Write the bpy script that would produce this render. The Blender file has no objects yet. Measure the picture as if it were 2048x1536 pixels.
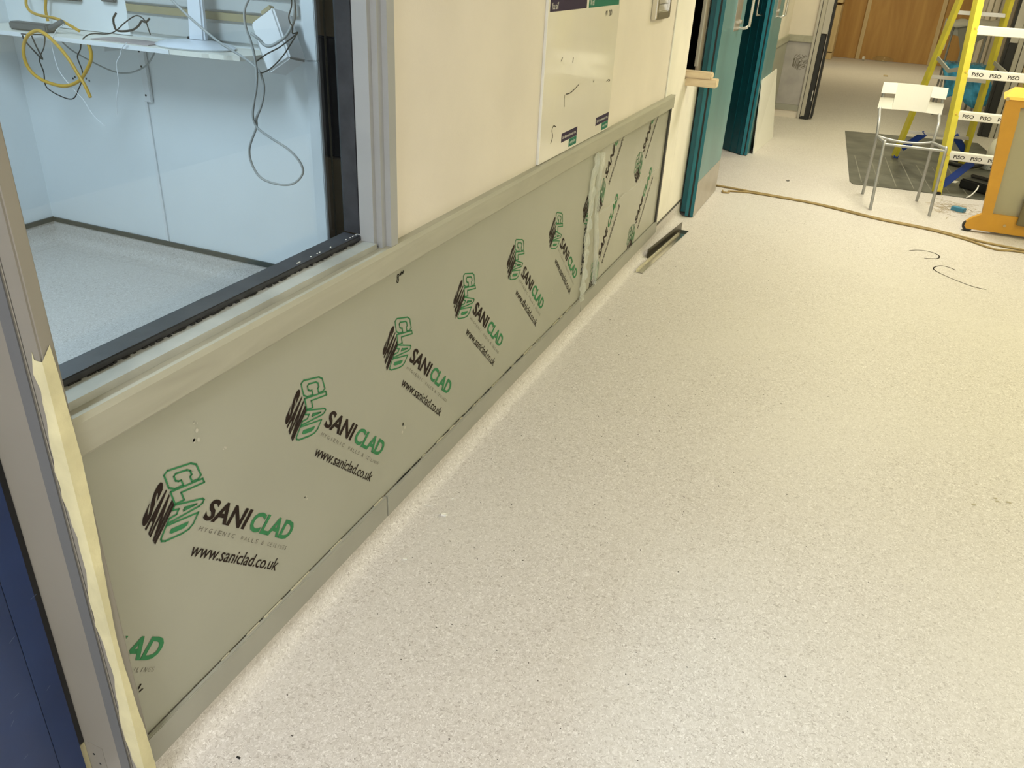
import bpy, bmesh, math, random
from mathutils import Vector, Matrix
random.seed(7)
sc = bpy.context.scene
C = sc.collection

# ------------------------------------------------------------------ camera
cam_d = bpy.data.cameras.new('camera'); cam = bpy.data.objects.new('camera', cam_d); C.objects.link(cam)
cam_d.sensor_fit = 'HORIZONTAL'; cam_d.sensor_width = 36.0
cam_d.lens = 36.0 * 1619.23 / 2048.0
cam_d.clip_start = 0.05; cam_d.clip_end = 100
def cam_axes(yaw, pitch, roll):
    fw = Vector((-math.sin(yaw)*math.cos(pitch), math.cos(yaw)*math.cos(pitch), -math.sin(pitch)))
    r = fw.cross(Vector((0, 0, 1))).normalized(); u = r.cross(fw)
    c, s = math.cos(roll), math.sin(roll)
    return c*r + s*u, -s*r + c*u, fw
rx, uy, fz = cam_axes(.378781, .490137, .0554048)
cam.matrix_world = Matrix(((rx.x, uy.x, -fz.x, 1.0), (rx.y, uy.y, -fz.y, 0.0), (rx.z, uy.z, -fz.z, 1.5), (0, 0, 0, 1)))
sc.camera = cam

# ------------------------------------------------------------------ world and exposure
w = bpy.data.worlds.new('world'); sc.world = w; w.use_nodes = True
w.node_tree.nodes['Background'].inputs[0].default_value = (.95, .95, 1, 1)
w.node_tree.nodes['Background'].inputs[1].default_value = 0.25
sc.view_settings.view_transform = 'Standard'; sc.view_settings.look = 'None'
sc.view_settings.exposure = -0.04; sc.view_settings.gamma = 1.0
sc.view_settings.use_curve_mapping = False

# ceiling lamps: (x, y, colour, watts) -> built as things further down
WARM = (1.0, .865, .60); NEUT = (1.0, .95, .86); COOL = (.80, .90, 1.0)
LAMPS = [(2.6, 3.7, (1.0, .95, .44), 29, 'ceiling light panel over the corridor beside the whiteboard'),
         (1.4, 6.4, (1.0, .94, .76), 66, 'ceiling light panel over the metal chair'),
         (1.3, 9.0, (1.0, .93, .56), 21, 'ceiling light panel in front of the far door frame'),
         (1.2, 15.4, (1.0, .92, .60), 36, 'ceiling light panel before the plywood hoarding'),
         (.65, -1.6, (.92, .955, 1.0), 108, 'ceiling light panel behind the viewer'),
         (2.95, 1.7, (1.0, .96, .80), 11, 'added ceiling light panel along the opposite wall, brightening the window wall'),  # unseen lamp added to lift the window wall and middle floor
         (-1.55, 1.2, (.70, .86, 1.0), 50, 'cool white ceiling light panel inside the glazed room')]

# ------------------------------------------------------------------ materials
def mat(name, col, rough=.6, metal=0.0, var=0.0, scale=8.0, bump=0.0, bscale=60.0, spec=.5, stretch=None, col2=None, coat=0.0, trans=0.0, alpha=1.0):
    m = bpy.data.materials.new(name); m.use_nodes = True
    nt = m.node_tree; b = nt.nodes['Principled BSDF']
    b.inputs['Base Color'].default_value = (*col, 1); b.inputs['Roughness'].default_value = rough
    b.inputs['Metallic'].default_value = metal; b.inputs['Specular IOR Level'].default_value = spec
    if coat: b.inputs['Coat Weight'].default_value = coat; b.inputs['Coat Roughness'].default_value = .1
    if alpha < 1: b.inputs['Alpha'].default_value = alpha
    tc = nt.nodes.new('ShaderNodeTexCoord'); mp = nt.nodes.new('ShaderNodeMapping')
    nt.links.new(tc.outputs['Object'], mp.inputs[0])
    if stretch: mp.inputs['Scale'].default_value = stretch
    if var or col2:
        n = nt.nodes.new('ShaderNodeTexNoise'); n.inputs['Scale'].default_value = scale; n.inputs['Detail'].default_value = 5
        nt.links.new(mp.outputs[0], n.inputs['Vector'])
        r = nt.nodes.new('ShaderNodeValToRGB'); nt.links.new(n.outputs['Fac'], r.inputs[0])
        c2 = col2 or tuple(min(1, c*(1-var)) for c in col); c1 = col if col2 else tuple(min(1, c*(1+var*.6)) for c in col)
        r.color_ramp.elements[0].position = .35; r.color_ramp.elements[1].position = .68
        r.color_ramp.elements[0].color = (*c2, 1); r.color_ramp.elements[1].color = (*c1, 1)
        nt.links.new(r.outputs[0], b.inputs['Base Color'])
    if bump:
        n2 = nt.nodes.new('ShaderNodeTexNoise'); n2.inputs['Scale'].default_value = bscale; n2.inputs['Detail'].default_value = 4
        nt.links.new(mp.outputs[0], n2.inputs['Vector'])
        bp = nt.nodes.new('ShaderNodeBump'); bp.inputs['Strength'].default_value = bump; bp.inputs['Distance'].default_value = .01
        nt.links.new(n2.outputs['Fac'], bp.inputs['Height']); nt.links.new(bp.outputs[0], b.inputs['Normal'])
    return m

def floor_mat():
    m = bpy.data.materials.new('speckled_vinyl'); m.use_nodes = True; nt = m.node_tree; b = nt.nodes['Principled BSDF']
    N = nt.nodes.new; L = nt.links.new
    tc = N('ShaderNodeTexCoord')
    # small elongated flakes: noise-warped voronoi cells with random value
    warp = N('ShaderNodeTexNoise'); warp.inputs['Scale'].default_value = 90; L(tc.outputs['Object'], warp.inputs['Vector'])
    mx = N('ShaderNodeMixRGB'); mx.blend_type = 'LINEAR_LIGHT'; mx.inputs[0].default_value = .012
    L(tc.outputs['Object'], mx.inputs[1]); L(warp.outputs['Color'], mx.inputs[2])
    def flakes(rot, sx, sy, seed):
        mp = N('ShaderNodeMapping'); mp.inputs['Rotation'].default_value = (0, 0, rot); mp.inputs['Scale'].default_value = (sx, sy, (sx+sy)*.5); mp.inputs['Location'].default_value = (seed, seed*2, 0)
        L(mx.outputs[0], mp.inputs[0])
        v = N('ShaderNodeTexVoronoi'); v.inputs['Scale'].default_value = 1; L(mp.outputs[0], v.inputs['Vector'])
        s = N('ShaderNodeSeparateColor'); L(v.outputs['Color'], s.inputs[0]); return s.outputs[0]
    a = flakes(.5, 330, 150, 0); c = flakes(-.8, 150, 360, 3.3); d = flakes(1.9, 400, 190, 7.1)
    def ramp(x, p0, p1):
        r = N('ShaderNodeMapRange'); r.inputs[1].default_value = p0; r.inputs[2].default_value = p1; L(x, r.inputs[0]); return r.outputs[0]
    base = N('ShaderNodeMixRGB'); base.inputs[1].default_value = (.53, .49, .452, 1); base.inputs[2].default_value = (.645, .605, .572, 1); L(a, base.inputs[0])
    dk = N('ShaderNodeMixRGB'); dk.inputs[2].default_value = (.41, .37, .335, 1); L(ramp(c, .80, .97), dk.inputs[0]); L(base.outputs[0], dk.inputs[1])
    lt = N('ShaderNodeMixRGB'); lt.inputs[2].default_value = (.75, .715, .685, 1); L(ramp(d, .78, .98), lt.inputs[0]); L(dk.outputs[0], lt.inputs[1])
    # broad dust and scuffs
    n = N('ShaderNodeTexNoise'); n.inputs['Scale'].default_value = 1.7; n.inputs['Detail'].default_value = 6; L(tc.outputs['Object'], n.inputs['Vector'])
    du = N('ShaderNodeMixRGB'); du.inputs[2].default_value = (.64, .605, .56, 1); L(lt.outputs[0], du.inputs[1])
    r2 = ramp(n.outputs['Fac'], .45, .75); mlt = N('ShaderNodeMath'); mlt.operation = 'MULTIPLY'; mlt.inputs[1].default_value = .45; L(r2, mlt.inputs[0]); L(mlt.outputs[0], du.inputs[0])
    L(du.outputs[0], b.inputs['Base Color'])
    b.inputs['Roughness'].default_value = .5; b.inputs['Specular IOR Level'].default_value = .25
    bp = N('ShaderNodeBump'); bp.inputs['Strength'].default_value = .08; bp.inputs['Distance'].default_value = .002
    L(a, bp.inputs['Height']); L(bp.outputs[0], b.inputs['Normal'])
    return m

def wood_mat(name, c1, c2, axis='Z', scale=6, rough=.6):
    m = bpy.data.materials.new(name); m.use_nodes = True; nt = m.node_tree; b = nt.nodes['Principled BSDF']
    tc = nt.nodes.new('ShaderNodeTexCoord'); mp = nt.nodes.new('ShaderNodeMapping'); nt.links.new(tc.outputs['Object'], mp.inputs[0])
    st = {'X': (.12, 1, 1), 'Y': (1, .12, 1), 'Z': (1, 1, .12)}[axis]; mp.inputs['Scale'].default_value = st
    n = nt.nodes.new('ShaderNodeTexNoise'); n.inputs['Scale'].default_value = scale; n.inputs['Detail'].default_value = 7; n.inputs['Distortion'].default_value = 1.2
    nt.links.new(mp.outputs[0], n.inputs['Vector'])
    r = nt.nodes.new('ShaderNodeValToRGB'); nt.links.new(n.outputs['Fac'], r.inputs[0])
    r.color_ramp.elements[0].position = .3; r.color_ramp.elements[1].position = .7
    r.color_ramp.elements[0].color = (*c1, 1); r.color_ramp.elements[1].color = (*c2, 1)
    nt.links.new(r.outputs[0], b.inputs['Base Color']); b.inputs['Roughness'].default_value = rough
    return m

def glass_mat():
    m = bpy.data.materials.new('window_glass'); m.use_nodes = True; nt = m.node_tree; nt.nodes.clear()
    o = nt.nodes.new('ShaderNodeOutputMaterial'); mx = nt.nodes.new('ShaderNodeMixShader')
    t = nt.nodes.new('ShaderNodeBsdfTransparent'); t.inputs[0].default_value = (.93, .965, .965, 1)
    g = nt.nodes.new('ShaderNodeBsdfGlossy'); g.inputs['Roughness'].default_value = .004
    # Schlick reflectance from the angle to the pane, alike on both sides of the sheet
    ge = nt.nodes.new('ShaderNodeNewGeometry'); dt = nt.nodes.new('ShaderNodeVectorMath'); dt.operation = 'DOT_PRODUCT'
    nt.links.new(ge.outputs['Normal'], dt.inputs[0]); nt.links.new(ge.outputs['Incoming'], dt.inputs[1])
    def mth(op, a, b):
        n = nt.nodes.new('ShaderNodeMath'); n.operation = op
        for i, v in enumerate((a, b)):
            if v is None: continue
            if isinstance(v, (int, float)): n.inputs[i].default_value = v
            else: nt.links.new(v, n.inputs[i])
        return n.outputs[0]
    q = mth('POWER', mth('SUBTRACT', 1.0, mth('ABSOLUTE', dt.outputs['Value'], None)), 5.0)
    fr_ = mth('ADD', mth('MULTIPLY', q, .96), .04)
    nt.links.new(fr_, mx.inputs[0]); nt.links.new(t.outputs[0], mx.inputs[1]); nt.links.new(g.outputs[0], mx.inputs[2]); nt.links.new(mx.outputs[0], o.inputs[0])
    return m

def emit_mat(name, col, s):
    m = bpy.data.materials.new(name); m.use_nodes = True; b = m.node_tree.nodes['Principled BSDF']
    b.inputs['Base Color'].default_value = (.9, .9, .9, 1); b.inputs['Emission Color'].default_value = (*col, 1); b.inputs['Emission Strength'].default_value = s
    return m

def film_mat(name, col, a):
    m = bpy.data.materials.new(name); m.use_nodes = True; nt = m.node_tree; b = nt.nodes['Principled BSDF']
    b.inputs['Base Color'].default_value = (*col, 1); b.inputs['Roughness'].default_value = .15; b.inputs['Alpha'].default_value = a
    return m

M = dict(
    floor=floor_mat(), glass=glass_mat(),
    paint=mat('cream_wall_paint', (.72, .655, .565), .75, var=.05, scale=3, bump=.05, bscale=180),
    cream2=mat('pale_cream_lining', (.83, .785, .68), .7, var=.06, scale=4),
    paint2=mat('off_white_wall_paint', (.78, .77, .74), .75, var=.04, scale=3),
    roomwall=mat('white_room_paint', (.80, .84, .86), .7, var=.03, scale=2.5),
    clad=mat('grey_cladding_sheet', (.36, .355, .287), .38, var=.05, scale=2.2, bump=.02, bscale=30, spec=.35),
    clad2=mat('filmed_cladding_sheet', (.375, .365, .295), .24, var=.06, scale=2.5, bump=.05, bscale=9, spec=.45),
    trim=mat('grey_trim_plastic', (.325, .317, .268), .45, var=.06, scale=5),
    rail=wood_mat('painted_dado_wood', (.34, .325, .255), (.40, .385, .305), 'Y', 20, .5),
    frame=mat('grey_gloss_frame_paint', (.34, .345, .34), .4, var=.05, scale=6),
    frame2=mat('dusty_sill_paint', (.36, .36, .32), .5, var=.22, scale=7),
    post=mat('grey_door_frame_paint', (.245, .222, .182), .42, var=.04, scale=4),
    darkgrey=mat('dark_grey_shade_and_plastic', (.13, .13, .128), .6),  # dark grey for the post's painted shade and for plastic boxes
    gasket=mat('black_glazing_gasket', (.032, .032, .036), .45, var=.3, scale=30),
    tape=mat('masking_tape_paper', (.62, .56, .33), .8, var=.14, scale=14, bump=.2, bscale=50),
    blue=mat('navy_door_laminate', (.015, .034, .105), .38, var=.18, scale=6),
    black=mat('black_plastic', (.012, .012, .012), .5),
    dark=mat('dark_void_board', (.010, .009, .008), .8),  # near-black colour stands for unlit space beyond the openings
    ink=mat('black_print_ink', (.022, .013, .010), .6, spec=.12),
    green=mat('green_print_ink', (.040, .20, .080), .6, spec=.15),
    grey_ink=mat('grey_print_ink', (.15, .135, .11), .7, spec=.15),
    teal=mat('teal_door_paint', (.012, .165, .215), .35, var=.1, scale=5),
    tealface=mat('teal_grey_door_face', (.10, .23, .235), .32, var=.22, scale=2.6, stretch=(1, 1, .35)),
    tealshade=mat('shaded_teal_door_face', (.004, .100, .135), .35, var=.2, scale=4),  # teal darkened in colour for faces turned from the light
    steel=mat('brushed_steel', (.62, .60, .55), .3, metal=.9),
    kick=mat('brushed_kick_plate', (.50, .455, .40), .42, metal=.55, var=.08, scale=10),
    chrome=mat('satin_chrome', (.70, .68, .62), .22, metal=1.0),
    alu=mat('grey_tube_metal', (.38, .38, .37), .42, metal=.35),
    white=mat('white_plastic', (.82, .80, .72), .4),
    wboard=mat('whiteboard_enamel', (.76, .71, .62), .10, var=.03, scale=3, spec=.6),
    purple=mat('dark_purple_print', (.030, .018, .05), .5, spec=.15), pgreen=mat('sign_green_print', (.012, .15, .095), .5, spec=.15),
    pine=wood_mat('pale_pine', (.64, .49, .30), (.78, .64, .44), 'X', 30, .6),
    ply=wood_mat('brown_plywood', (.42, .22, .065), (.58, .34, .11), 'Z', 5, .55),
    batten=wood_mat('timber_batten', (.60, .45, .24), (.70, .55, .32), 'Z', 14, .6),
    lining=mat('grey_frame_lining', (.46, .43, .38), .5, var=.05, scale=5),
    yellow=mat('yellow_fibreglass', (.66, .57, .045), .4, var=.08, scale=12),
    bluepl=mat('blue_plastic', (.012, .045, .25), .4),
    orange=mat('orange_powder_coat', (.60, .30, .025), .42, var=.06, scale=8),
    orangetop=mat('amber_top_sheet', (.72, .42, .055), .45),
    greypanel=mat('grey_metal_panel', (.40, .365, .24), .5, var=.04, scale=4),
    matgrey=mat('dark_floor_sheet', (.10, .10, .08), .55, var=.5, scale=3.5),
    rope=mat('tan_cord_jacket', (.36, .255, .105), .6, var=.2, scale=25),
    pen=mat('grey_marker_ink', (.13, .105, .08), .7),
    bag=mat('blue_plastic_sheet', (.08, .40, .68), .22, var=.5, scale=9, bump=.6, bscale=14),
    cloth=mat('white_cloth', (.84, .80, .70), .85, bump=.3, bscale=20),
    greyshell=mat('grey_moulded_shell', (.33, .32, .27), .5),
    hose=mat('yellow_hose_rubber', (.60, .36, .035), .45, var=.1, scale=20),
    cgrey=mat('grey_cable_jacket', (.36, .38, .38), .5),
    cwhite=mat('white_cable_jacket', (.78, .80, .82), .5),
    monitor=mat('white_monitor_plastic', (.70, .74, .80), .25),
    brown=mat('brown_door_leaf', (.52, .38, .19), .4, var=.15, scale=5),
    tanrail=mat('tan_wall_rail', (.36, .31, .18), .5, var=.1, scale=8),
    greyrail=mat('grey_wall_rail', (.50, .53, .53), .5),
    ceil=mat('white_ceiling_tile', (.82, .82, .80), .85),
    film=film_mat('clear_peeled_film', (.75, .77, .68), .30),
    bluebit=mat('blue_wedge_plastic', (.06, .25, .38), .5),
    straw=mat('straw_offcuts', (.45, .36, .22), .8),
    paper=mat('white_paper', (.78, .76, .70), .8),
    cap=mat('dark_capping_strip', (.055, .05, .042), .4),
    capg=mat('dark_green_capping_strip', (.028, .04, .038), .4),
    angle=mat('dark_anodised_angle', (.085, .075, .055), .3, metal=.7),
    stud=mat('grey_steel_stud', (.43, .40, .33), .4, metal=.2),
)
for k in M: pass

# ------------------------------------------------------------------ mesh helpers
W = {}
def wl(o): return W.get(o.name, Vector((0, 0, 0))) if o else Vector((0, 0, 0))
def tag(o, label=None, cat=None, group=None, kind=None):
    if label: o['label'] = label
    if cat: o['category'] = cat
    if group: o['group'] = group
    if kind: o['kind'] = kind
    return o
def thing(name, loc, label, cat, group=None, kind=None):
    o = bpy.data.objects.new(name, None); o.empty_display_size = .1; C.objects.link(o); o.location = loc; W[o.name] = Vector(loc)
    return tag(o, label, cat, group, kind)
class MB:
    def __init__(s): s.bm = bmesh.new(); s.mi = 0
    def face(s, vs):
        try: f = s.bm.faces.new(vs); f.material_index = s.mi; return f
        except ValueError: return None
    def v(s, p): return s.bm.verts.new(p)
    def box(s, x0, x1, y0, y1, z0, z1, R=None, o=None):
        P = [(x, y, z) for z in (z0, z1) for y in (y0, y1) for x in (x0, x1)]
        if R is not None: P = [tuple(R @ Vector(p) + Vector(o or (0, 0, 0))) for p in P]
        return s.hexa(P)
    def hexa(s, P):
        q = [s.v(p) for p in P]
        for f in ((0, 2, 3, 1), (4, 5, 7, 6), (0, 1, 5, 4), (2, 6, 7, 3), (0, 4, 6, 2), (1, 3, 7, 5)): s.face([q[i] for i in f])
        return s
    def bar(s, a, b, wx, wy, up=(0, 0, 1)):          # box section between two points
        a = Vector(a); b = Vector(b); d = (b-a).normalized(); u = Vector(up)
        if abs(d.dot(u)) > .98: u = Vector((0, 1, 0))
        x = d.cross(u).normalized()*wx/2; y = x.cross(d).normalized()*wy/2
        return s.hexa([a-x-y, a+x-y, a-x+y, a+x+y, b-x-y, b+x-y, b-x+y, b+x+y])
    def tube(s, pts, r, n=8, smoothpath=0, cap=True):
        pts = [Vector(p) for p in pts]
        if smoothpath: pts = catmull(pts, smoothpath)
        rings = []; prev = None
        for i, p in enumerate(pts):
            d = (pts[min(i+1, len(pts)-1)] - pts[max(i-1, 0)])
            d = d.normalized() if d.length > 1e-9 else Vector((0, 0, 1))
            if prev is None:
                u = Vector((0, 0, 1)) if abs(d.z) < .9 else Vector((1, 0, 0)); u = (u - d*u.dot(d)).normalized()
            else:
                u = prev - d*prev.dot(d); u = u.normalized() if u.length > 1e-6 else d.orthogonal().normalized()
            prev = u; v = d.cross(u)
            rr = r[i] if isinstance(r, (list, tuple)) else r
            rings.append([s.v(p + (u*math.cos(2*math.pi*k/n) + v*math.sin(2*math.pi*k/n))*rr) for k in range(n)])
        for A, B in zip(rings, rings[1:]):
            for k in range(n): s.face([A[k], A[(k+1) % n], B[(k+1) % n], B[k]])
        if cap: s.face(rings[0][::-1]); s.face(rings[-1])
        return s
    def prism(s, poly, axis, a0, a1):                # poly in the other two axes (cyclic order of x,y,z)
        def P(p, a):
            if axis == 'x': return (a, p[0], p[1])
            if axis == 'y': return (p[0], a, p[1])
            return (p[0], p[1], a)
        A = [s.v(P(p, a0)) for p in poly]; B = [s.v(P(p, a1)) for p in poly]; n = len(poly)
        s.face(A); s.face(B[::-1])
        for k in range(n): s.face([A[k], B[k], B[(k+1) % n], A[(k+1) % n]])
        return s
    def strip(s, rows):                              # grid of points -> quads
        g = [[s.v(p) for p in r] for r in rows]
        for a, b in zip(g, g[1:]):
            for k in range(len(a)-1): s.face([a[k], a[k+1], b[k+1], b[k]])
        return s
    def lathe(s, prof, c, n=20, sx=1, sy=1):
        rings = [[s.v((c[0]+r*sx*math.cos(2*math.pi*k/n), c[1]+r*sy*math.sin(2*math.pi*k/n), c[2]+z)) for k in range(n)] for r, z in prof]
        for A, B in zip(rings, rings[1:]):
            for k in range(n): s.face([A[k], A[(k+1) % n], B[(k+1) % n], B[k]])
        s.face(rings[0][::-1]); s.face(rings[-1]); return s
    def build(s, name, m, parent=None, bevel=0, smooth=False, seg=2, solid=0, sub=0, **t):
        bmesh.ops.recalc_face_normals(s.bm, faces=s.bm.faces)
        if bevel:
            es = [e for e in s.bm.edges if e.is_manifold and e.calc_face_angle(0) > .5]
            bmesh.ops.bevel(s.bm, geom=es, offset=bevel, segments=seg, affect='EDGES', clamp_overlap=True)
        me = bpy.data.meshes.new(name)
        vs = [v.co for v in s.bm.verts]
        lo = Vector([min(v[i] for v in vs) for i in range(3)]); hi = Vector([max(v[i] for v in vs) for i in range(3)])
        c = Vector(((lo.x+hi.x)/2, (lo.y+hi.y)/2, lo.z))
        bmesh.ops.translate(s.bm, vec=-c, verts=s.bm.verts); s.bm.to_mesh(me); s.bm.free()
        for mm in (m if isinstance(m, (list, tuple)) else [m]): me.materials.append(M[mm] if isinstance(mm, str) else mm)
        if smooth or bevel:
            for p in me.polygons: p.use_smooth = True
            if not smooth: me.set_sharp_from_angle(angle=.6)
            else: me.set_sharp_from_angle(angle=1.1)
        o = bpy.data.objects.new(name, me); C.objects.link(o)
        o.location = c - wl(parent); W[o.name] = c
        if parent: o.parent = parent
        if solid:
            md = o.modifiers.new('thickness', 'SOLIDIFY'); md.thickness = solid
        if sub:
            md = o.modifiers.new('round', 'SUBSURF'); md.levels = sub; md.render_levels = sub
        return tag(o, **t)
def catmull(P, n):
    out = []
    for i in range(len(P)-1):
        p0, p1, p2, p3 = P[max(i-1, 0)], P[i], P[i+1], P[min(i+2, len(P)-1)]
        for k in range(n):
            t = k/n
            out.append(.5*((2*p1) + (p2-p0)*t + (2*p0-5*p1+4*p2-p3)*t*t + (3*p1-p0-3*p2+p3)*t**3))
    out.append(P[-1]); return out
def B(*a, **k): return MB().box(*a, **k)
def text_mesh(s, bold=0.0, res=3):
    cu = bpy.data.curves.new('t', 'FONT'); cu.body = s; cu.size = 1; cu.offset = bold; cu.resolution_u = res; cu.fill_mode = 'FRONT'
    o = bpy.data.objects.new('t', cu); C.objects.link(o)
    me = bpy.data.meshes.new_from_object(o.evaluated_get(bpy.context.evaluated_depsgraph_get()))
    bpy.data.objects.remove(o); bpy.data.curves.remove(cu)
    V = [(v.co.x, v.co.y) for v in me.vertices]; F = [tuple(p.vertices) for p in me.polygons]; bpy.data.meshes.remove(me)
    x0 = min(v[0] for v in V); x1 = max(v[0] for v in V); y0 = min(v[1] for v in V); y1 = max(v[1] for v in V)
    return [((x-x0)/(x1-x0), (y-y0)/(y1-y0)) for x, y in V], F
_tc = {}
def TM(s, bold=0.0):
    if (s, bold) not in _tc: _tc[(s, bold)] = text_mesh(s, bold)
    return _tc[(s, bold)]

# ------------------------------------------------------------------ the shell
S = 'structure'
fl = B(-3.1, 3.4, -2.7, 18.6, -.12, 0).build('floor', 'floor', label='speckled beige vinyl floor running down the corridor and under the glazed room', cat='floor', kind=S)
B(-3.1, 3.4, -2.7, 18.6, 2.6, 2.7).build('ceiling', 'ceil', label='plain white ceiling above the corridor', cat='ceiling', kind=S)
m = MB()
for b in ((-.10, -.006, .70, 4.93, .0, .84), (-.10, 0, 1.66, 4.47, .84, 2.6), (-.10, 0, .70, 1.66, 2.1, 2.6),
          (-.10, 0, -.3, .70, 2.1, 2.6), (-.10, 0, -2.7, -.3, 0, 2.6)): m.box(*b)
m.build('wall_left', 'paint', label='cream painted corridor wall holding the whiteboard and window', cat='wall', kind=S)
m = MB()
for b in ((-.10, 0, 4.47, 4.93, .84, 2.6), (-.0059, -.0005, 4.65, 4.93, .105, .84), (-.10, 0, 4.93, 5.34, 0, .9), (-.10, 0, 4.93, 5.34, 2.1, 2.6), (-.012, 0, 5.34, 6.2, 0, 2.6)): m.box(*b)
m.build('wall_left_lining', 'cream2', label='pale cream lined wall between the dado rail end and teal door', cat='wall', kind=S)
m = MB()
for b in ((-.10, .03, 7.92, 10.0, 0, 2.6), (-.10, .30, 10.0, 10.12, 0, 2.6), (-.1, 0, 6.2, 7.92, 2.1, 2.6)): m.box(*b)
m.build('wall_left_far', 'paint', label='cream wall beyond the second teal door turning into the corridor', cat='wall', kind=S)
MB().box(-.32, -.30, 4.7, 6.6, .0, 2.2).box(-.30, -.102, 4.70, 4.92, 0, 2.2).box(-.3, -.02, 6.1, 6.12, 0, 2.2).build('wall_hatch_back', 'dark', label='near-black boards standing for the dark behind the wall opening over the pine block', cat='wall', kind=S)
B(-1.3, -1.25, 5.9, 8.2, 0, 2.6).build('wall_doorway_back', 'dark', label='near-black board standing for the unlit room past the first teal door', cat='wall', kind=S)
m = MB()
m.box(3.3, 3.4, -2.7, 10.2, .87, 2.6); m.box(2.36, 3.4, 10.2, 10.3, 0, 2.6)
m.build('wall_right', 'paint2', label='off-white corridor wall opposite the window', cat='wall', kind=S)
B(3.29, 3.4, -2.7, 10.2, 0, .87).build('wall_right_dado', 'clad', label='grey clad dado of the opposite corridor wall', cat='wall', kind=S)
B(-3.1, 3.4, -2.8, -2.7, 0, 2.6).build('wall_back', 'paint2', label='off-white wall behind the viewer', cat='wall', kind=S)
B(.43, 2.18, 10.02, 10.12, 2.15, 2.6).build('wall_lintel', 'paint', label='cream lintel over the far corridor opening', cat='wall', kind=S)
# far area: plywood hoarding made of sheets and battens
far = thing('wall_far', (1.1, 18.0, 0), 'brown plywood hoarding closing the far end of the corridor', 'wall', kind=S)
xs = [-.3, .60, 1.87, 2.9]
for a, b in zip(xs, xs[1:]): B(a+.004, b-.004, 18.0, 18.02, .004, 2.6).build('plywood_sheet', 'ply', far)
for x in (.60, 1.87): B(x-.035, x+.035, 17.95, 17.999, .004, 2.6).build('timber_batten', 'batten', far)
m = MB()
for z0, z1 in ((.004, .12), (.14, .93), (.97, 2.6)): m.box(.03, .16, 17.3, 17.99, z0, z1)
m.build('timber_upright', 'batten', far)
B(-.1, .05, 10.12, 15.9, 0, 2.6).build('wall_far_left', 'paint', label='left wall of the area beyond the far opening', cat='wall', kind=S)
B(-.1, .05, 16.8, 18.5, 0, 2.6).build('wall_far_left_end', 'paint', label='short left wall beside the plywood hoarding', cat='wall', kind=S)
fr = thing('wall_far_right', (2.24, 14, 0), 'pale ribbed wall behind the stepladder beyond the far opening', 'wall', kind=S)
B(2.37, 2.47, 10.3, 18.0, 0, 2.6).build('wall_board', 'lining', fr)
for y in (11.2, 12.1, 13.0, 13.9, 14.8, 15.7): B(2.352, 2.369, y, y+.06, .0, 2.6).build('cover_strip', 'stud', fr)

# glazed room behind the window
B(-3.0, -2.9, -1.1, 3.1, 0, 2.6).build('wall_room_back', 'roomwall', label='pale blue-white back wall of the glazed room', cat='wall', kind=S)
MB().box(-2.9, -1.26, 2.98, 3.08, 0, 2.6).box(-1.26, -1.172, 2.98, 2.995, 0, 2.6).build('wall_room_end', 'roomwall', label='white end wall of the glazed room behind the shelf', cat='wall', kind=S)
B(-2.9, -.1, -1.2, -1.1, 0, 2.6).build('wall_room_near', 'roomwall', label='near wall of the glazed room, out of view', cat='wall', kind=S)
st = thing('trim_1', (-1.145, 2.95, 0), 'white boxed corner trim closing the right end of the room wall', 'trim', kind=S)
B(-1.172, -1.114, 2.955, 2.975, .06, 1.062).build('casing', 'roomwall', st, bevel=.003)
B(-1.172, -1.114, 2.955, 2.975, 1.064, 2.6).build('casing', 'roomwall', st, bevel=.003)
m = MB(); m.box(-2.88, -1.172, 2.971, 2.98, .098, .122); m.box(-2.9, -2.889, -1.1, 2.98, .098, .122)
m.build('trim_2', 'capg', label='dark capping strip along the room walls above the floor cove', cat='trim', kind=S)
def cove_profile(h, r, lap):
    p = [(0, h), (.004, h)]
    p += [(.004 + r - r*math.cos(a), .002 + r - r*math.sin(a)) for a in [i*math.pi/2/8 for i in range(9)]]
    p += [(.004+r+lap, .0012), (.004+r+lap, 0), (0, 0)]
    return p
m = MB()
pr = cove_profile(.097, .05, .05)
m.prism([(2.98 - a, b) for a, b in pr], 'x', -2.9, -1.172)
m.prism([(-2.9 + a, b) for a, b in pr], 'y', -1.1, 2.98)
m.build('baseboard_room', 'floor', smooth=True, label='coved vinyl skirting around the glazed room floor', cat='skirting', kind=S)
# dark lobby past the end wall
lob = thing('door_2', (-1.5, 3.6, 0), 'brown door with a dark glass panel seen past the end of the room wall', 'door', kind=S)
B(-1.75, -1.36, 3.60, 3.64, .01, .50).build('lower_panel', 'brown', lob, bevel=.004)
B(-1.75, -1.36, 3.60, 3.64, 1.09, 2.05).build('upper_panel', 'brown', lob, bevel=.004)
B(-1.75, -1.52, 3.605, 3.635, .51, 1.08).build('dark_pane', 'black', lob)
B(-1.50, -1.36, 3.605, 3.635, .51, 1.08).build('dark_pane', 'black', lob)
B(-1.519, -1.512, 3.592, 3.60, .02, 2.0).build('edge_bead', 'tanrail', lob)
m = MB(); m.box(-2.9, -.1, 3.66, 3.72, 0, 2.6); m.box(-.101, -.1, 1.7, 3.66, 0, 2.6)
m.build('wall_lobby', 'dark', label='lobby wall coloured near-black for lack of light, past the end of the glazed room', cat='wall', kind=S)

# ------------------------------------------------------------------ window frame, stepped
wn = thing('window_1', (-.03, 1.15, .856), 'large fixed corridor window with stepped grey frame and black gasket', 'window', kind=S)
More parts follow.
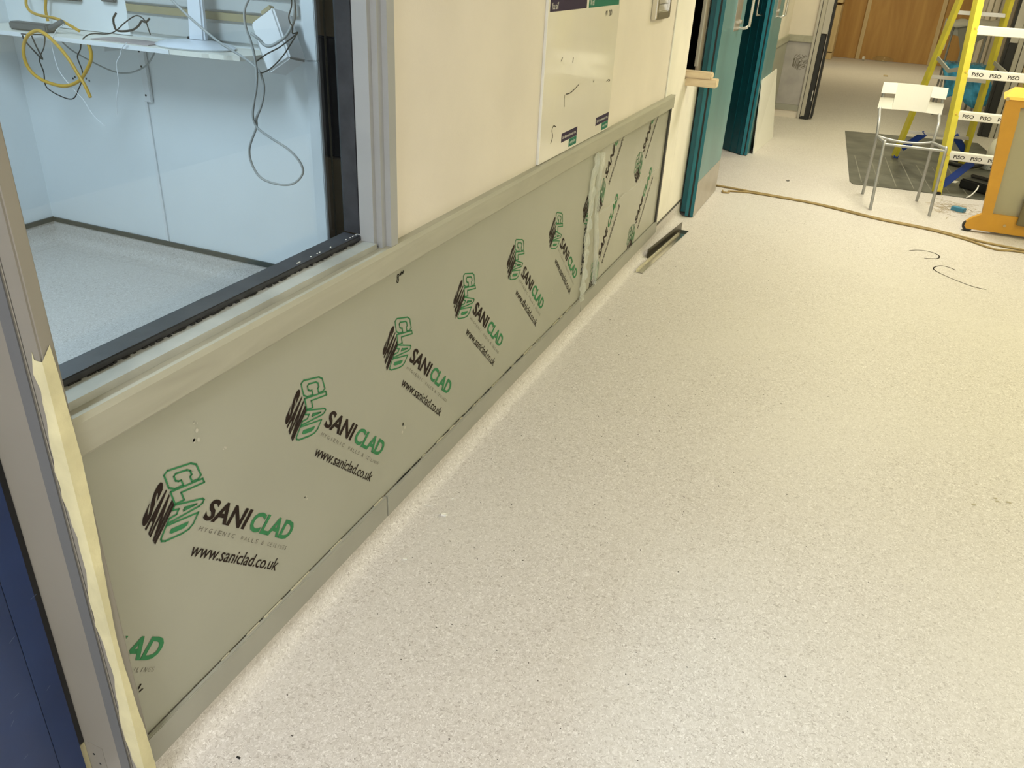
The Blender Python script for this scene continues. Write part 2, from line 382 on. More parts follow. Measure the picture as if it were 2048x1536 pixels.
# right jamb, stepped profile in plan (x, y)
jp = [(.02, 1.658), (.02, 1.627), (.006, 1.627), (.006, 1.609), (-.009, 1.609), (-.009, 1.595), (-.047, 1.595), (-.047, 1.659), (0, 1.659)]
MB().prism(jp, 'z', .8565, 2.1).build('jamb', 'frame', wn)
# sill, stepped profile in section (y is length)
sp = [(-.0005, .8565), (-.0005, .8705), (-.043, .8705), (-.11, .8705), (-.11, .80), (-.0055, .80), (-.0055, .8565)]
MB().prism(sp, 'y', .702, 1.594).build('sill', 'frame2', wn)
B(-.10, .02, .702, 1.659, 2.04, 2.1).build('head', 'frame', wn)
B(-.10, .0, .702, .712, .871, 2.04).build('jamb', 'frame', wn)
g = MB(); g.box(-.093, -.044, .713, 1.5948, .8708, .884); g.box(-.093, -.0475, 1.5945, 1.64, .885, 2.04)
gk = g.build('glazing_gasket', 'gasket', wn, bevel=.002)
m = MB()
for i in range(46):
    y = .74 + i*.0186 + random.uniform(-.006, .006); l = random.uniform(.004, .02)
    m.box(-.0445, -.042 + random.uniform(0, .003), y, y+l, .8709, .8709 + random.uniform(.001, .004))
m.build('ragged_sealant', 'black', gk, kind='stuff')
m = MB()
for i in range(14):
    y = 1.30 + random.random()*.29; m.box(-.055, -.053, y, y+.003, .8842, .8855)
m.build('plaster_crumbs', 'paper', gk, kind='stuff')
B(-.091, -.087, .713, 1.594, .88, 2.04).build('pane', 'glass', wn)

# dado rail, bottom trim, cove
rp = [(-.005, .7875), (.020, .7875), (.023, .792), (.024, .845), (.020, .8555), (.012, .8562), (0.0, .8562), (-.005, .8562)]
m = MB(); m.prism(rp, 'y', .703, 4.62)
m.hexa([(-.005, 4.62, .7875), (.024, 4.62, .7875), (-.005, 4.648, .80), (.016, 4.645, .80), (-.005, 4.62, .8562), (.024, 4.62, .8562), (-.005, 4.648, .850), (.016, 4.645, .850)])
m.build('trim_3', 'rail', label='grey painted dado rail running below the window and whiteboard', cat='trim', kind=S)
tr = thing('trim_4', (.006, 2.6, .068), 'flat grey plastic trim capping the bottom of the wall panels', 'trim', kind=S)
for a, b, z in ((.703, 1.588, 0), (1.591, 3.27, -.0015), (3.272, 4.66, .001)):
    B(0.0005, .011, a, b, .068+z, .139+z).build('trim_length', 'trim', tr, bevel=.002)
m = MB()
for i in range(26):
    y = .75 + random.random()*2.4; l = random.uniform(.01, .07); m.box(.0012, .0035 + random.random()*.003, y, y+l, .1392, .1400 + random.random()*.001)
m.build('sealant_bead', mat('yellowed_sealant', (.47, .43, .31), .6), tr, kind='stuff')
m = MB()
for i in range(22):
    y = 1.62 + random.random()*1.0; l = random.uniform(.01, .05); m.box(.0010, .0036, y, y+l, .1393, .1412 + random.random()*.0012)
m.build('dark_gap', 'black', tr, kind='stuff')
m = MB(); m.prism(cove_profile(.075, .042, .05), 'y', .703, 4.66)
m.prism(cove_profile(.102, .042, .05), 'y', 4.66, 5.33)
m.build('baseboard_left', 'floor', smooth=True, label='coved vinyl skirting at the foot of the clad wall', cat='skirting', kind=S)
B(0, .007, 4.665, 5.33, .1022, .112).build('trim_5', 'cap', label='dark capping strip on the cove between panels and teal door', cat='trim', kind=S)
B(0, .006, 4.468, 4.486, .8565, 2.6).build('trim_6', 'white', bevel=.002, label='thin white vertical cover strip above the dado rail end', cat='trim', kind=S)

# ------------------------------------------------------------------ cladding sheets with print
REF = (.935, .506)
def dl(Y, z): return (Y - REF[0], z - REF[1])
E1 = Vector((.728, -.686)); E2 = Vector((.686, .728))
def bil(c00, c10, c11, c01, u, v):
    return tuple((1-u)*(1-v)*c00[i] + u*(1-v)*c10[i] + u*v*c11[i] + (1-u)*v*c01[i] for i in (0, 1))
def logo_geo():
    out = [[], [], []]        # polygon lists per colour: ink, green, grey
    def flat(s, a0, a1, b0, b1, col, slant, bold):
        V, F = TM(s, bold)
        Q = []
        for x, y in V:
            b = b0 + (b1-b0)*y; a = a0 + (a1-a0)*x + slant*(b-b0)
            p = E1*a + E2*b; Q.append((p.x, p.y))
        out[col] += [[Q[i] for i in f] for f in F]
    flat('SANI', .0, .143, 0, .045, 0, .22, .03)
    flat('CLAD', .156, .325, 0, .045, 1, .22, .03)
    x = 0.0
    for wrd, a0, a1 in (('HYGIENIC', .0, .125), ('WALLS', .142, .213), ('&', .225, .236), ('CEILINGS', .250, .333)):
        n = len(wrd); st = (a1-a0)/n
        for i, ch in enumerate(wrd):
            wd = st*(.10 if ch == 'I' else .9 if ch == '&' else .62); flat(ch, a0+i*st+(st-wd)/2, a0+i*st+(st+wd)/2, -.0215, -.0125, 2, .2, -.01)
    flat('www.saniclad.co.uk', .004, .322, -.0715, -.0435, 0, .2, .006)
    global NFLAT; NFLAT = [len(o) for o in out]
    # black SANI face of the cube
    Sb, Ib, It, St = dl(.801, .592), dl(.821, .528), dl(.879, .579), dl(.858, .649)
    for ch, u0, u1 in (('S', .0, .29), ('A', .28, .58), ('N', .59, .88), ('I', .90, 1.0)):
        V, F = TM(ch, .055)
        Q = [bil(Sb, Ib, It, St, u0 + (u1-u0)*x, y) for x, y in V]; out[0] += [[Q[i] for i in f] for f in F]
    # green outlined CLAD faces
    c0, cm, tm, t0 = dl(.867, .652), dl(.880, .579), dl(.961, .562), dl(.943, .630)
    d0, dm, te, td = dl(.880, .579), dl(.829, .524), dl(.905, .503), dl(.961, .556)
    GL = {'C': [[(1, .68), (1, .86), (.84, 1), (.16, 1), (0, .86), (0, .14), (.16, 0), (.84, 0), (1, .14), (1, .40), (.70, .40), (.70, .32), (.62, .25), (.38, .25), (.28, .33), (.28, .67), (.38, .75), (.62, .75), (.70, .68)]],
          'L': [[(0, 1), (.36, 1), (.36, .27), (1, .27), (1, 0), (0, 0)]],
          'A': [[(0, 0), (.30, .92), (.42, 1), (.60, 1), (.72, .92), (1, 0), (.72, 0), (.64, .20), (.36, .20), (.28, 0)], [(.42, .40), (.58, .40), (.50, .78)]],
          'D': [[(0, 0), (0, 1), (.66, 1), (.90, .92), (1, .72), (1, .20), (.90, .06), (.72, 0)], [(.34, .22), (.34, .78), (.58, .78), (.68, .68), (.68, .32), (.58, .22)]]}
    for ch, u0, u1, q in (('C', -.08, .54, (c0, cm, tm, t0)), ('L', .58, 1, (c0, cm, tm, t0)), ('A', .02, .50, (d0, dm, te, td)), ('D', .55, 1, (d0, dm, te, td))):
        for k, path in enumerate(GL[ch]):
            Q = [bil(*q, u0 + (u1-u0)*x, y) for x, y in path]
            if ch == 'D' and k == 1: out[1].append(Q); continue
            for i_ in range(len(Q)):
                a, b = Vector(Q[i_]), Vector(Q[(i_+1) % len(Q)]); d = b-a
                if d.length < 1e-7: continue
                d.normalize(); nn = Vector((-d.y, d.x))*.0019; a2 = a - d*.0017; b2 = b + d*.0017
                out[1].append([tuple(a2-nn), tuple(b2-nn), tuple(b2+nn), tuple(a2+nn)])
    return out
LOGO = logo_geo()
def logo_bm(origin, ang, ylim, zlim):
    mb = MB(); ca, sa = math.cos(ang), math.sin(ang)
    for ci, polys in enumerate(LOGO):
        mb.mi = ci
        for k, poly in enumerate(polys):
            P = [(.0009, origin[0] + x*ca - y*sa, origin[1] + x*sa + y*ca) for x, y in poly]
            mb.face([mb.v(p) for p in P])
    bm = mb.bm
    for co, no in (((0, ylim[0], 0), (0, -1, 0)), ((0, ylim[1], 0), (0, 1, 0)), ((0, 0, zlim[0]), (0, 0, -1)), ((0, 0, zlim[1]), (0, 0, 1))):
        bmesh.ops.bisect_plane(bm, geom=bm.verts[:]+bm.edges[:]+bm.faces[:], plane_co=co, plane_no=no, clear_outer=True)
    return mb
p1 = thing('wall_panel', (0, 2.0, .139), 'long grey cladding sheet printed with a row of black and green logos', 'wall panel')
B(-.005, 0, .703, 3.40, .1405, .7868).build('sheet', 'clad', p1)
base = None
for n in range(-1, 7):
    o = (.935 + .4006*n, .506 - .0052*n)
    if n in (1, 2, 3, 4, 5):
        c = base.copy(); C.objects.link(c); c.parent = p1; c.location = base.location + Vector((0, .4006*n, -.0052*n)); continue
    ob = logo_bm(o, 0, (.7235, 3.285), (.142, .786)).build('printed_logo', ['ink', 'green', 'grey_ink'], p1)
    if n == 0: base = ob
# hand-written note
def stroke(mb, pts, wdt, plane, off):
    for a, b in zip(pts, pts[1:]):
        a = Vector(a); b = Vector(b); d = (b-a)
        if d.length < 1e-6: continue
        d.normalize(); n = Vector((-d.y, d.x))*wdt/2; a = a - d*wdt*.3; b = b + d*wdt*.3
        q = [a-n, b-n, b+n, a+n]
        if plane == 'x': mb.face([mb.v((off, p.x, p.y)) for p in q])
        else: mb.face([mb.v((p.x, p.y, off)) for p in q])
    return mb
def curve2(pts, n=6): return [(p.x, p.y) for p in catmull([Vector((*p, 0)) for p in pts], n)]
m = MB()
stroke(m, curve2([(1.684, .752), (1.681, .745), (1.687, .742), (1.690, .749), (1.683, .757), (1.686, .763), (1.692, .760), (1.688, .752)]), .0022, 'x', .0010)
for y0 in (1.696, 1.707): stroke(m, curve2([(y0, .756), (y0+.003, .763), (y0+.005, .757), (y0+.008, .765), (y0+.010, .760)]), .002, 'x', .0010)
m.build('handwritten_note', 'ink', p1)
m = MB()
for y, z, r in ((.957, .71, .008), (.955, .684, .018), (1.02, .62, .006), (1.25, .35, .01), (2.58, .36, .03), (.93, .62, .004), (1.7, .30, .02), (2.9, .30, .014)):
    for k in range(4):
        a = random.random()*6.28; yy = y + math.cos(a)*r*.5; zz = z + math.sin(a)*r*.6; rr = r*.25
        m.face([m.v((.0007, yy + rr*math.cos(t)*(.6+.4*random.random()), zz + rr*1.3*math.sin(t)*(.6+.4*random.random()))) for t in [i*.785 for i in range(8)]])
m.build('plaster_smear', mat('plaster_smear', (.52, .50, .42), .8), p1, kind='stuff')

p2 = thing('wall_panel', (0, 4.0, .139), 'short film-covered cladding sheet with logos printed steeply upwards, beside the teal door', 'wall panel')
B(-.005, -.0003, 3.402, 4.64, .1405, .7868).build('sheet', 'clad2', p2)
for o in ((3.536, .242), (3.512, .624), (4.176, .242), (4.153, .623)):
    logo_bm(o, math.radians(91.5), (3.41, 4.61), (.142, .786)).build('printed_logo', ['ink', 'green', 'grey_ink'], p2)
B(.0, .010, 4.622, 4.650, .1405, .7868).build('edge_strip', 'cap', p2, bevel=.002)
m = MB()
m.strip([[(.0025+.002*math.sin(k*.8), 3.45 + .42*k/12 + .3*math.sin(k)*0, .49 - .0007*k + .004*math.sin(k*1.3)), (.0012, 3.45+.42*k/12, .475 + .004*math.sin(k*1.1))] for k in range(34) if 3.45+.42*k/12 < 4.6])
m.build('film_crease', 'film', p2)
# peeled protective film along the joint
m = MB(); rows = []
for i in range(30):
    t = i/29; z = .125 + .655*t
    yc = 3.285 - .02*math.sin(t*3) + .02*t; wd = .012 + .016*abs(math.sin(t*9+1)) + .01*random.random()
    rows.append([(.004 + .010*random.random(), yc - wd, z), (.014 + .016*random.random(), yc, z + .004), (.004, yc + wd, z)])
m.strip(rows); m.build('protective_film', 'film', None, solid=.0006, label='crumpled clear protective film strip peeling along the panel joint', cat='plastic film')
m = MB(); rows = []
for i in range(24):
    t = i/23; z = .15 + .62*t; yc = 3.45 - .085*t + .01*math.sin(t*7)
    wd = .035*(.5+.6*t)
    rows.append([(.002, yc - wd*.6, z), (.012+.010*random.random(), yc, z), (.003 + .016*(1-t)*random.random() + (.012 if t > .9 else 0), yc + wd, z - .01)])
m.strip(rows); m.build('protective_film', 'film', None, solid=.0006, label='wide flap of clear film peeling off the steeply printed panel', cat='plastic film')
m = MB()
for i in range(46):
    z = .25 + .22*random.random(); y = 3.262 + random.uniform(-.012, .016) ; m.box(.0012, .003, y, y+random.uniform(.003, .014), z, z+random.uniform(.003, .014))
m.build('torn_adhesive', 'black', p1, kind='stuff')

# ------------------------------------------------------------------ left door and frame
po = thing('trim_7', (-.05, .69, 0), 'grey door frame post at the left edge of the window', 'trim', kind=S)
B(-.004, .030, .676, .701, 0, 2.1).build('architrave', 'post', po, bevel=.003)
B(-.165, -.0075, .677, .701, 0, 2.1).build('jamb_liner', 'post', po, bevel=.002)
B(-.034, -.0095, .6752, .677, .0, 2.1).build('shade_band', 'darkgrey', po)  # dark band paints the soft shade beside the groove
B(-.0075, -.0042, .680, .699, 0, 2.1).build('shadow_gap', 'black', po)
m = MB()
for a in ((-.116, -.078, .6763, .677, 0.0, .105),): m.box(*a)
pl = m.build('floor_patch', 'post', po)
for x, z in ((-.106, .075), (-.095, .052), (-.090, .022)): MB().tube([(x, .6762, z), (x, .6758, z)], .0026, 8).build('screw', 'black', pl)
# masking tape folded over the post corner
m = MB(); rows = []
N = 40
for i in range(N+1):
    z = .002 + .965*i/N
    inner = .002 + .006*math.sin(i*.55) + .006*random.random() + (.0 if i < N else .012)
    outer = .6765 + .014 + .007*math.sin(i*.21+1) + .002*random.random()
    rows.append([(inner, .6750, z + (.012 if i == N else 0)), (.016, .6746, z), (.0312, .6748, z), (.0318, min(outer, .699), z + (.02 if i == N else 0))])
tp = m.strip(rows).build('masking_tape', 'tape', None, solid=.0004, label='strip of cream masking tape folded over the corner of the grey door post', cat='tape')
# navy door
d1 = thing('door_1', (-.14, .2, .006), 'scuffed navy blue door at the lower left corner', 'door', kind=S)
B(-.165, -.121, -.25, .6165, .006, 2.05).build('leaf', 'blue', d1)
B(-.165, -.121, .618, .6635, .006, 2.05).build('leaf_edge', 'blue', d1)
B(-.163, -.1225, .6164, .6182, .006, 2.05).build('groove', 'black', d1)
B(-.163, -.126, .6635, .6768, .10, 2.05).build('brush_seal', 'black', d1)
B(-.163, -.126, .664, .6768, .0, .098).build('seal_end', 'tape', d1)
m = MB()
for k in range(12):
    y = random.uniform(.40, .66); z = random.uniform(.05, .6); l = random.uniform(.003, .014); a = random.uniform(-.4, .9)
    stroke(m, [(y, z), (y+l*math.cos(a), z+l*math.sin(a))], .0012, 'x', -.1205)
m.build('scuff_mark', mat('scuff', (.10, .13, .20), .8), d1, kind='stuff')

# ------------------------------------------------------------------ inside the glazed room
def wiggle(pts): return [Vector(p) for p in pts]
HOSE_A = [(-2.698,2.94,1.213),(-2.682,2.922,1.192),(-2.665,2.905,1.172),(-2.624,2.887,1.149),(-2.551,2.87,1.139),(-2.47,2.852,1.138),(-2.397,2.835,1.135),(-2.318,2.818,1.12),(-2.241,2.8,1.101)]
HOSE_B = [(-2.555,2.93,1.222),(-2.564,2.93,1.2),(-2.579,2.93,1.155),(-2.578,2.93,1.11)]
HOSE_C = [(-2.108,2.72,1.064),(-2.099,2.717,1.03),(-2.107,2.715,0.998),(-2.134,2.712,0.961),(-2.179,2.709,0.917),(-2.23,2.706,0.891),(-2.288,2.704,0.878),(-2.348,2.701,0.881),(-2.405,2.698,0.893),(-2.449,2.695,0.915),(-2.473,2.693,0.946),(-2.477,2.69,0.982),(-2.464,2.687,1.023),(-2.438,2.685,1.058),(-2.4,2.682,1.084),(-2.344,2.679,1.101),(-2.298,2.676,1.09),(-2.26,2.674,1.069),(-2.215,2.671,1.035),(-2.173,2.668,0.993),(-2.142,2.665,0.95),(-2.11,2.663,0.907),(-2.085,2.66,0.856)]
BLACK_A = [(-2.464,2.69,1.078),(-2.402,2.692,1.08),(-2.345,2.693,1.084),(-2.329,2.695,1.076),(-2.349,2.696,1.032),(-2.383,2.698,0.997),(-2.397,2.699,0.974),(-2.394,2.701,0.949),(-2.39,2.702,0.923),(-2.399,2.704,0.874),(-2.383,2.706,0.853),(-2.336,2.707,0.835),(-2.277,2.709,0.824),(-2.24,2.71,0.834),(-2.21,2.712,0.87),(-2.182,2.713,0.906),(-2.171,2.715,0.932),(-2.171,2.717,0.957),(-2.181,2.718,0.984),(-2.186,2.72,1.009),(-2.162,2.721,1.039),(-2.151,2.723,1.068),(-2.124,2.724,1.091),(-2.082,2.726,1.106),(-2.008,2.728,1.111),(-1.969,2.729,1.119),(-1.937,2.731,1.135),(-1.895,2.732,1.162),(-1.838,2.734,1.191),(-1.806,2.735,1.191),(-1.784,2.737,1.173),(-1.777,2.738,1.147),(-1.773,2.74,1.126)]
BLACK_B = [(-2.458,2.69,1.073),(-2.451,2.69,1.053),(-2.414,2.69,1.02),(-2.365,2.69,0.983),(-2.388,2.69,1.036),(-2.402,2.69,1.076)]
BLACK_C = [(-2.007,2.8,1.188),(-2.027,2.8,1.166),(-2.029,2.8,1.139),(-2.018,2.8,1.12),(-1.969,2.8,1.121),(-1.923,2.8,1.131),(-1.89,2.8,1.149),(-1.871,2.8,1.167),(-1.848,2.8,1.165),(-1.826,2.8,1.18)]
WHITE_A = [(-1.868,2.7,1.09),(-1.897,2.7,1.069),(-1.913,2.7,1.041),(-1.944,2.7,1.004),(-1.948,2.7,0.958),(-1.952,2.7,0.919),(-1.973,2.7,0.87),(-1.986,2.7,0.829),(-1.99,2.7,0.781)]
WHITE_B = [(-2.216,2.71,1.136),(-2.271,2.71,1.104),(-2.307,2.71,1.063),(-2.315,2.71,1.027),(-2.3,2.71,0.935),(-2.222,2.71,0.858),(-2.188,2.71,0.828),(-2.147,2.71,0.769),(-2.085,2.71,0.727)]
GREY_A = [(-2.485,2.9,1.037),(-2.434,2.9,1.003),(-2.36,2.9,0.976),(-2.285,2.9,0.952),(-2.21,2.9,0.933),(-2.132,2.9,0.927),(-2.051,2.9,0.944),(-1.976,2.9,0.98),(-1.926,2.9,1.032)]
GREY_B = [(-1.609,2.7,1.285),(-1.593,2.699,1.267),(-1.527,2.698,1.219),(-1.455,2.697,1.174),(-1.387,2.696,1.135),(-1.322,2.694,1.108),(-1.265,2.693,1.085),(-1.217,2.692,1.06),(-1.193,2.691,1.037),(-1.18,2.69,1.0),(-1.184,2.689,0.957),(-1.202,2.688,0.909),(-1.228,2.687,0.862),(-1.233,2.686,0.826),(-1.276,2.684,0.74),(-1.269,2.683,0.674),(-1.227,2.682,0.626),(-1.144,2.681,0.613),(-1.069,2.68,0.627),(-1.019,2.679,0.672),(-1.023,2.678,0.715),(-1.071,2.677,0.76),(-1.148,2.676,0.794),(-1.207,2.674,0.823),(-1.228,2.673,0.847),(-1.232,2.672,0.877),(-1.221,2.671,0.922),(-1.2,2.67,0.984),(-1.19,2.669,1.039),(-1.191,2.668,1.074),(-1.194,2.667,1.112),(-1.204,2.666,1.157),(-1.215,2.664,1.19),(-1.219,2.663,1.226),(-1.212,2.662,1.263),(-1.191,2.661,1.294),(-1.171,2.66,1.313)]
GREY_C = [(-1.032,2.72,1.32),(-1.032,2.72,1.303),(-1.031,2.72,1.273),(-1.035,2.72,1.243),(-1.05,2.72,1.212),(-1.077,2.72,1.179),(-1.112,2.72,1.155),(-1.155,2.72,1.135),(-1.184,2.72,1.137),(-1.21,2.72,1.157),(-1.242,2.72,1.173)]
BLACK_D = [(-1.025,2.7,1.321),(-1.029,2.7,1.283),(-1.044,2.7,1.249),(-1.042,2.7,1.229),(-1.031,2.7,1.211),(-1.033,2.7,1.19),(-1.009,2.7,1.195),(-1.048,2.7,1.168),(-1.099,2.7,1.136),(-1.163,2.7,1.106),(-1.213,2.7,1.076)]
BLACK_E = [(-1.006,2.69,1.191),(-1.037,2.69,1.154),(-1.082,2.69,1.104),(-1.14,2.69,1.058),(-1.184,2.69,1.038),(-1.205,2.69,1.041)]
sh = thing('wall_shelf', (-2.15, 2.85, 1.062), 'white wall shelf with a broken right end, loaded with cables', 'shelf')
poly = [(-2.89, 2.979), (-2.89, 2.715), (-1.66, 2.715), (-1.60, 2.722), (-1.575, 2.718), (-1.50, 2.722), (-1.475, 2.735), (-1.45, 2.728), (-1.40, 2.733), (-1.37, 2.75), (-1.33, 2.745), (-1.31, 2.80), (-1.30, 2.979)]
MB().prism(poly, 'z', 1.062, 1.080).build('board', 'white', sh)
B(-2.89, -1.66, 2.7115, 2.715, 1.0625, 1.0795).build('edge_banding', 'cwhite', sh)
br = thing('shelf_bracket', (-2.07, 2.97, .78), 'white slotted steel bracket fixed under the shelf', 'bracket')
B(-2.092, -2.052, 2.962, 2.978, .80, 1.061).build('upright', 'cwhite', br, bevel=.003)
B(-2.078, -2.066, 2.76, 2.962, 1.035, 1.0615).build('arm', 'cwhite', br, bevel=.002)
for z in (1.02, .955, .83): MB().tube([(-2.080, 2.962, z), (-2.080, 2.9605, z)], .005, 10).build('screw', 'black', br)
B(-2.105, -2.090, 2.972, 2.979, .125, .80).build('trim_8', 'cwhite', label='white vertical joint strip on the room wall below the bracket', cat='trim', kind=S)
def cable(pts, r, m_, label, cat='cable', name='cable', n=6):
    return MB().tube(wiggle(pts), r, 8, smoothpath=n).build(name, m_, smooth=True, label=label, cat=cat)
cable(HOSE_A, .0065, 'hose', 'yellow hose curving down the wall onto the shelf', 'hose', 'hose')
cable(HOSE_B, .0065, 'hose', 'short straight length of yellow hose against the room wall', 'hose', 'hose')
cable(HOSE_C, .0075, 'hose', 'thick yellow hose looped over the front of the shelf', 'hose', 'hose')
cable(BLACK_A, .0026, 'black', 'long thin black cable looping below and along the shelf')
cable(BLACK_B, .0032, 'black', 'short black cable folded in a V below the adapter')
cable(BLACK_C, .0045, 'black', 'black cable with plug standing up on the shelf')
cable(WHITE_A, .0018, 'cwhite', 'thin white wire hanging straight down from the shelf edge')
cable(WHITE_B, .0018, 'cwhite', 'thin white wire draped from the adapter past the yellow hose')
cable(GREY_A, .0035, 'cgrey', 'grey cable sagging in an arc under the shelf')
cable(GREY_B, .0048, 'cgrey', 'long grey cable crossing itself in a hanging loop')
cable(GREY_C, .0060, 'cgrey', 'grey cable bowed around the white plastic casing')
cable(BLACK_D, .0026, 'black', 'black lead twisting behind the white plastic casing')
cable(BLACK_E, .0026, 'black', 'black lead curving from the casing to the grey cable')
# power adapter
ad = thing('power_adapter', (-2.5, 2.80, 1.081), 'dark grey power strip lying on the left end of the shelf', 'power adapter')
B(-2.63, -2.40, 2.765, 2.82, 1.081, 1.115).build('body', 'darkgrey', ad, bevel=.006)
MB().tube([(-2.40, 2.79, 1.10), (-2.36, 2.79, 1.115), (-2.33, 2.80, 1.13)], .013, 10).build('strain_relief', 'darkgrey', ad, smooth=True)
# monitor stand
mo = thing('monitor_stand', (-1.64, 2.84, 1.081), 'white monitor stand with an oval foot on the shelf', 'monitor stand')
MB().lathe([(.185, 0), (.19, .006), (.17, .016), (.10, .026), (.03, .030)], (-1.64, 2.845, 1.081), 36, 1, .62).build('foot', 'monitor', mo, smooth=True)
MB().hexa([(-1.675, 2.845, 1.105), (-1.590, 2.845, 1.105), (-1.675, 2.875, 1.105), (-1.590, 2.875, 1.105), (-1.675, 2.875, 1.42), (-1.605, 2.875, 1.42), (-1.675, 2.90, 1.42), (-1.605, 2.90, 1.42)]).build('column', 'monitor', mo, bevel=.008)
B(-1.70, -1.672, 2.868, 2.888, 1.105, 1.118).build('cable_clip', 'black', mo)
B(-1.93, -1.35, 2.89, 2.93, 1.36, 1.72).build('screen_back', 'monitor', mo, bevel=.01)
# white papers / plates under monitor, on the shelf
B(-2.12, -1.80, 2.745, 2.86, 1.0805, 1.084).build('cardboard_strip', mat('faded_pink_card', (.45, .38, .37), .8), label='flat faded card lying on the shelf under the black cable', cat='card')
# rails on the wall
m = MB(); m.box(-2.12, -1.35, 2.966, 2.979, 1.183, 1.213); rl = m.build('trim_9', 'tanrail', label='tan rail on the wall behind the monitor stand', cat='trim', kind=S)
m = MB(); m.box(-2.12, -1.30, 2.960, 2.979, 1.10, 1.172); m.box(-2.12, -1.2, 2.960, 2.979, 1.222, 1.27); m.box(-2.12, -1.2, 2.957, 2.979, 1.285, 1.34)
m.build('trim_10', 'greyrail', bevel=.003, label='pale grey trunking rails on the wall behind the monitor stand', cat='trim', kind=S)
wp = thing('wall_plate', (-2.45, 2.975, 1.08), 'faded white backing board on the wall over the adapter', 'backing board')
B(-2.87, -2.122, 2.968, 2.979, 1.083, 1.6).build('board', 'roomwall', wp)
B(-2.63, -2.375, 2.945, 2.967, 1.205, 1.34).build('socket_box', 'darkgrey', wp, bevel=.004)
B(-2.245, -2.165, 2.945, 2.967, 1.214, 1.32).build('socket_box', 'darkgrey', wp, bevel=.004)
# tilted white casing
R = Matrix.Rotation(math.radians(-31), 3, 'Y') @ Matrix.Rotation(math.radians(-14), 3, 'X')
cs = thing('plastic_casing', (-1.235, 2.87, 1.02), 'white plastic casing hanging askew at the right end of the shelf', 'casing')
m = MB(); m.box(-.066, .066, -.05, .05, -.12, .09, R, (-1.235, 2.87, 1.145)); m.build('body', 'cwhite', cs, bevel=.008)
m = MB(); m.box(-.085, -.067, -.03, .05, -.10, .06, R, (-1.235, 2.87, 1.145)); m.build('side_cover', 'cgrey', cs, bevel=.004)
m = MB(); m.box(.0, .05, -.045, -.02, .09, .105, R, (-1.235, 2.87, 1.145)); m.build('cable_entry', 'tanrail', cs)
for x, z in ((-2.55, .853), (-2.535, .861), (-2.463, .861), (-2.445, .853)): B(x, x+.006, 2.9775, 2.9798, z, z+.008).build('wall_hole', 'black', bpy.data.objects['wall_room_end'])

# ------------------------------------------------------------------ whiteboard and wall plate
wb = thing('whiteboard', (.008, 3.02, .868), 'tall frameless whiteboard standing on the dado rail', 'whiteboard')
B(.001, .008, 2.622, 3.425, .8570, 1.9).build('board', 'wboard', wb, bevel=.003)
B(.0005, .0095, 2.620, 2.6235, .8595, 1.9).build('edge_strip', 'paper', wb)
def wtext(mb, s, y0, y1, z0, z1, off=.0090, bold=0):
    V, F = TM(s, bold)
    Q = [(off, y0+(y1-y0)*x, z0+(z1-z0)*y) for x, y in V]
    for f in F: mb.face([mb.v(Q[i]) for i in f])
B(.0078, .0086, 2.640, 3.005, 1.336, 1.372).build('title_bar', 'purple', wb)
B(.0078, .0086, 3.030, 3.405, 1.336, 1.372).build('title_bar', 'pgreen', wb)
for (y, z, wv) in ((2.841, .891, .172), (3.244, .889, .172)):
    B(.0078, .0086, y, y+wv, z+.006, z+.038).build('slogan_bar', 'purple', wb)
    B(.0078, .0086, y+wv*.5, y+wv, z-.024, z+.005).build('slogan_bar', 'pgreen', wb)
def lettering(*a): m = MB(); wtext(m, *a); m.build('lettering', 'paper', wb)
lettering("'You said'", 2.652, 2.715, 1.343, 1.364); lettering("'We did'", 3.042, 3.09, 1.343, 1.364)
for (y, z, wv) in ((2.841, .891, .172), (3.244, .889, .172)):
    lettering('Safe & compassionate care,', y+.01, y+wv-.012, z+.014, z+.028); lettering('every time', y+wv*.5+.012, y+wv-.014, z-.017, z-.003)
m = MB()
for s in ([(2.853, 1.064), (2.894, 1.062), (2.942, 1.070), (2.989, 1.082)], [(2.841, 1.062), (2.842, 1.040), (2.846, 1.022)],
          [(2.729, .913), (2.747, .933), (2.735, .958), (2.750, .970), (2.774, .963)],
          [(3.236, 1.300), (3.245, 1.318), (3.255, 1.304), (3.262, 1.318)], [(3.285, 1.302), (3.290, 1.320), (3.300, 1.308), (3.296, 1.300)], [(3.305, 1.302), (3.312, 1.320), (3.322, 1.310), (3.315, 1.302)],
          [(3.34, 1.055), (3.362, 1.060), (3.385, 1.056), (3.365, 1.052)], [(2.78, 1.18), (2.79, 1.19)], [(2.90, 1.165), (2.905, 1.18)], [(3.16, 1.072), (3.168, 1.078)]):
    stroke(MB(), curve2(s), .0030, 'x', .0088).build('marker_scribble', 'ink', wb)
vp = thing('wall_vent', (.02, 4.10, 1.255), 'small steel louvred plate on the wall right of the whiteboard', 'vent')
m = MB()
for b in ((3.965, 3.995, 1.255, 1.60), (4.195, 4.23, 1.255, 1.60), (3.995, 4.195, 1.255, 1.292), (3.995, 4.195, 1.565, 1.60)): m.box(.001, .028, *b)
m.build('frame', 'chrome', vp, bevel=.005)
for k in range(9):
    z = 1.296 + k*.029
    MB().hexa([(.004, 3.996, z), (.020, 3.996, z-.004), (.004, 4.194, z), (.020, 4.194, z-.004), (.004, 3.996, z+.022), (.014, 3.996, z+.022), (.004, 4.194, z+.022), (.014, 4.194, z+.022)]).build('slat', 'steel', vp)

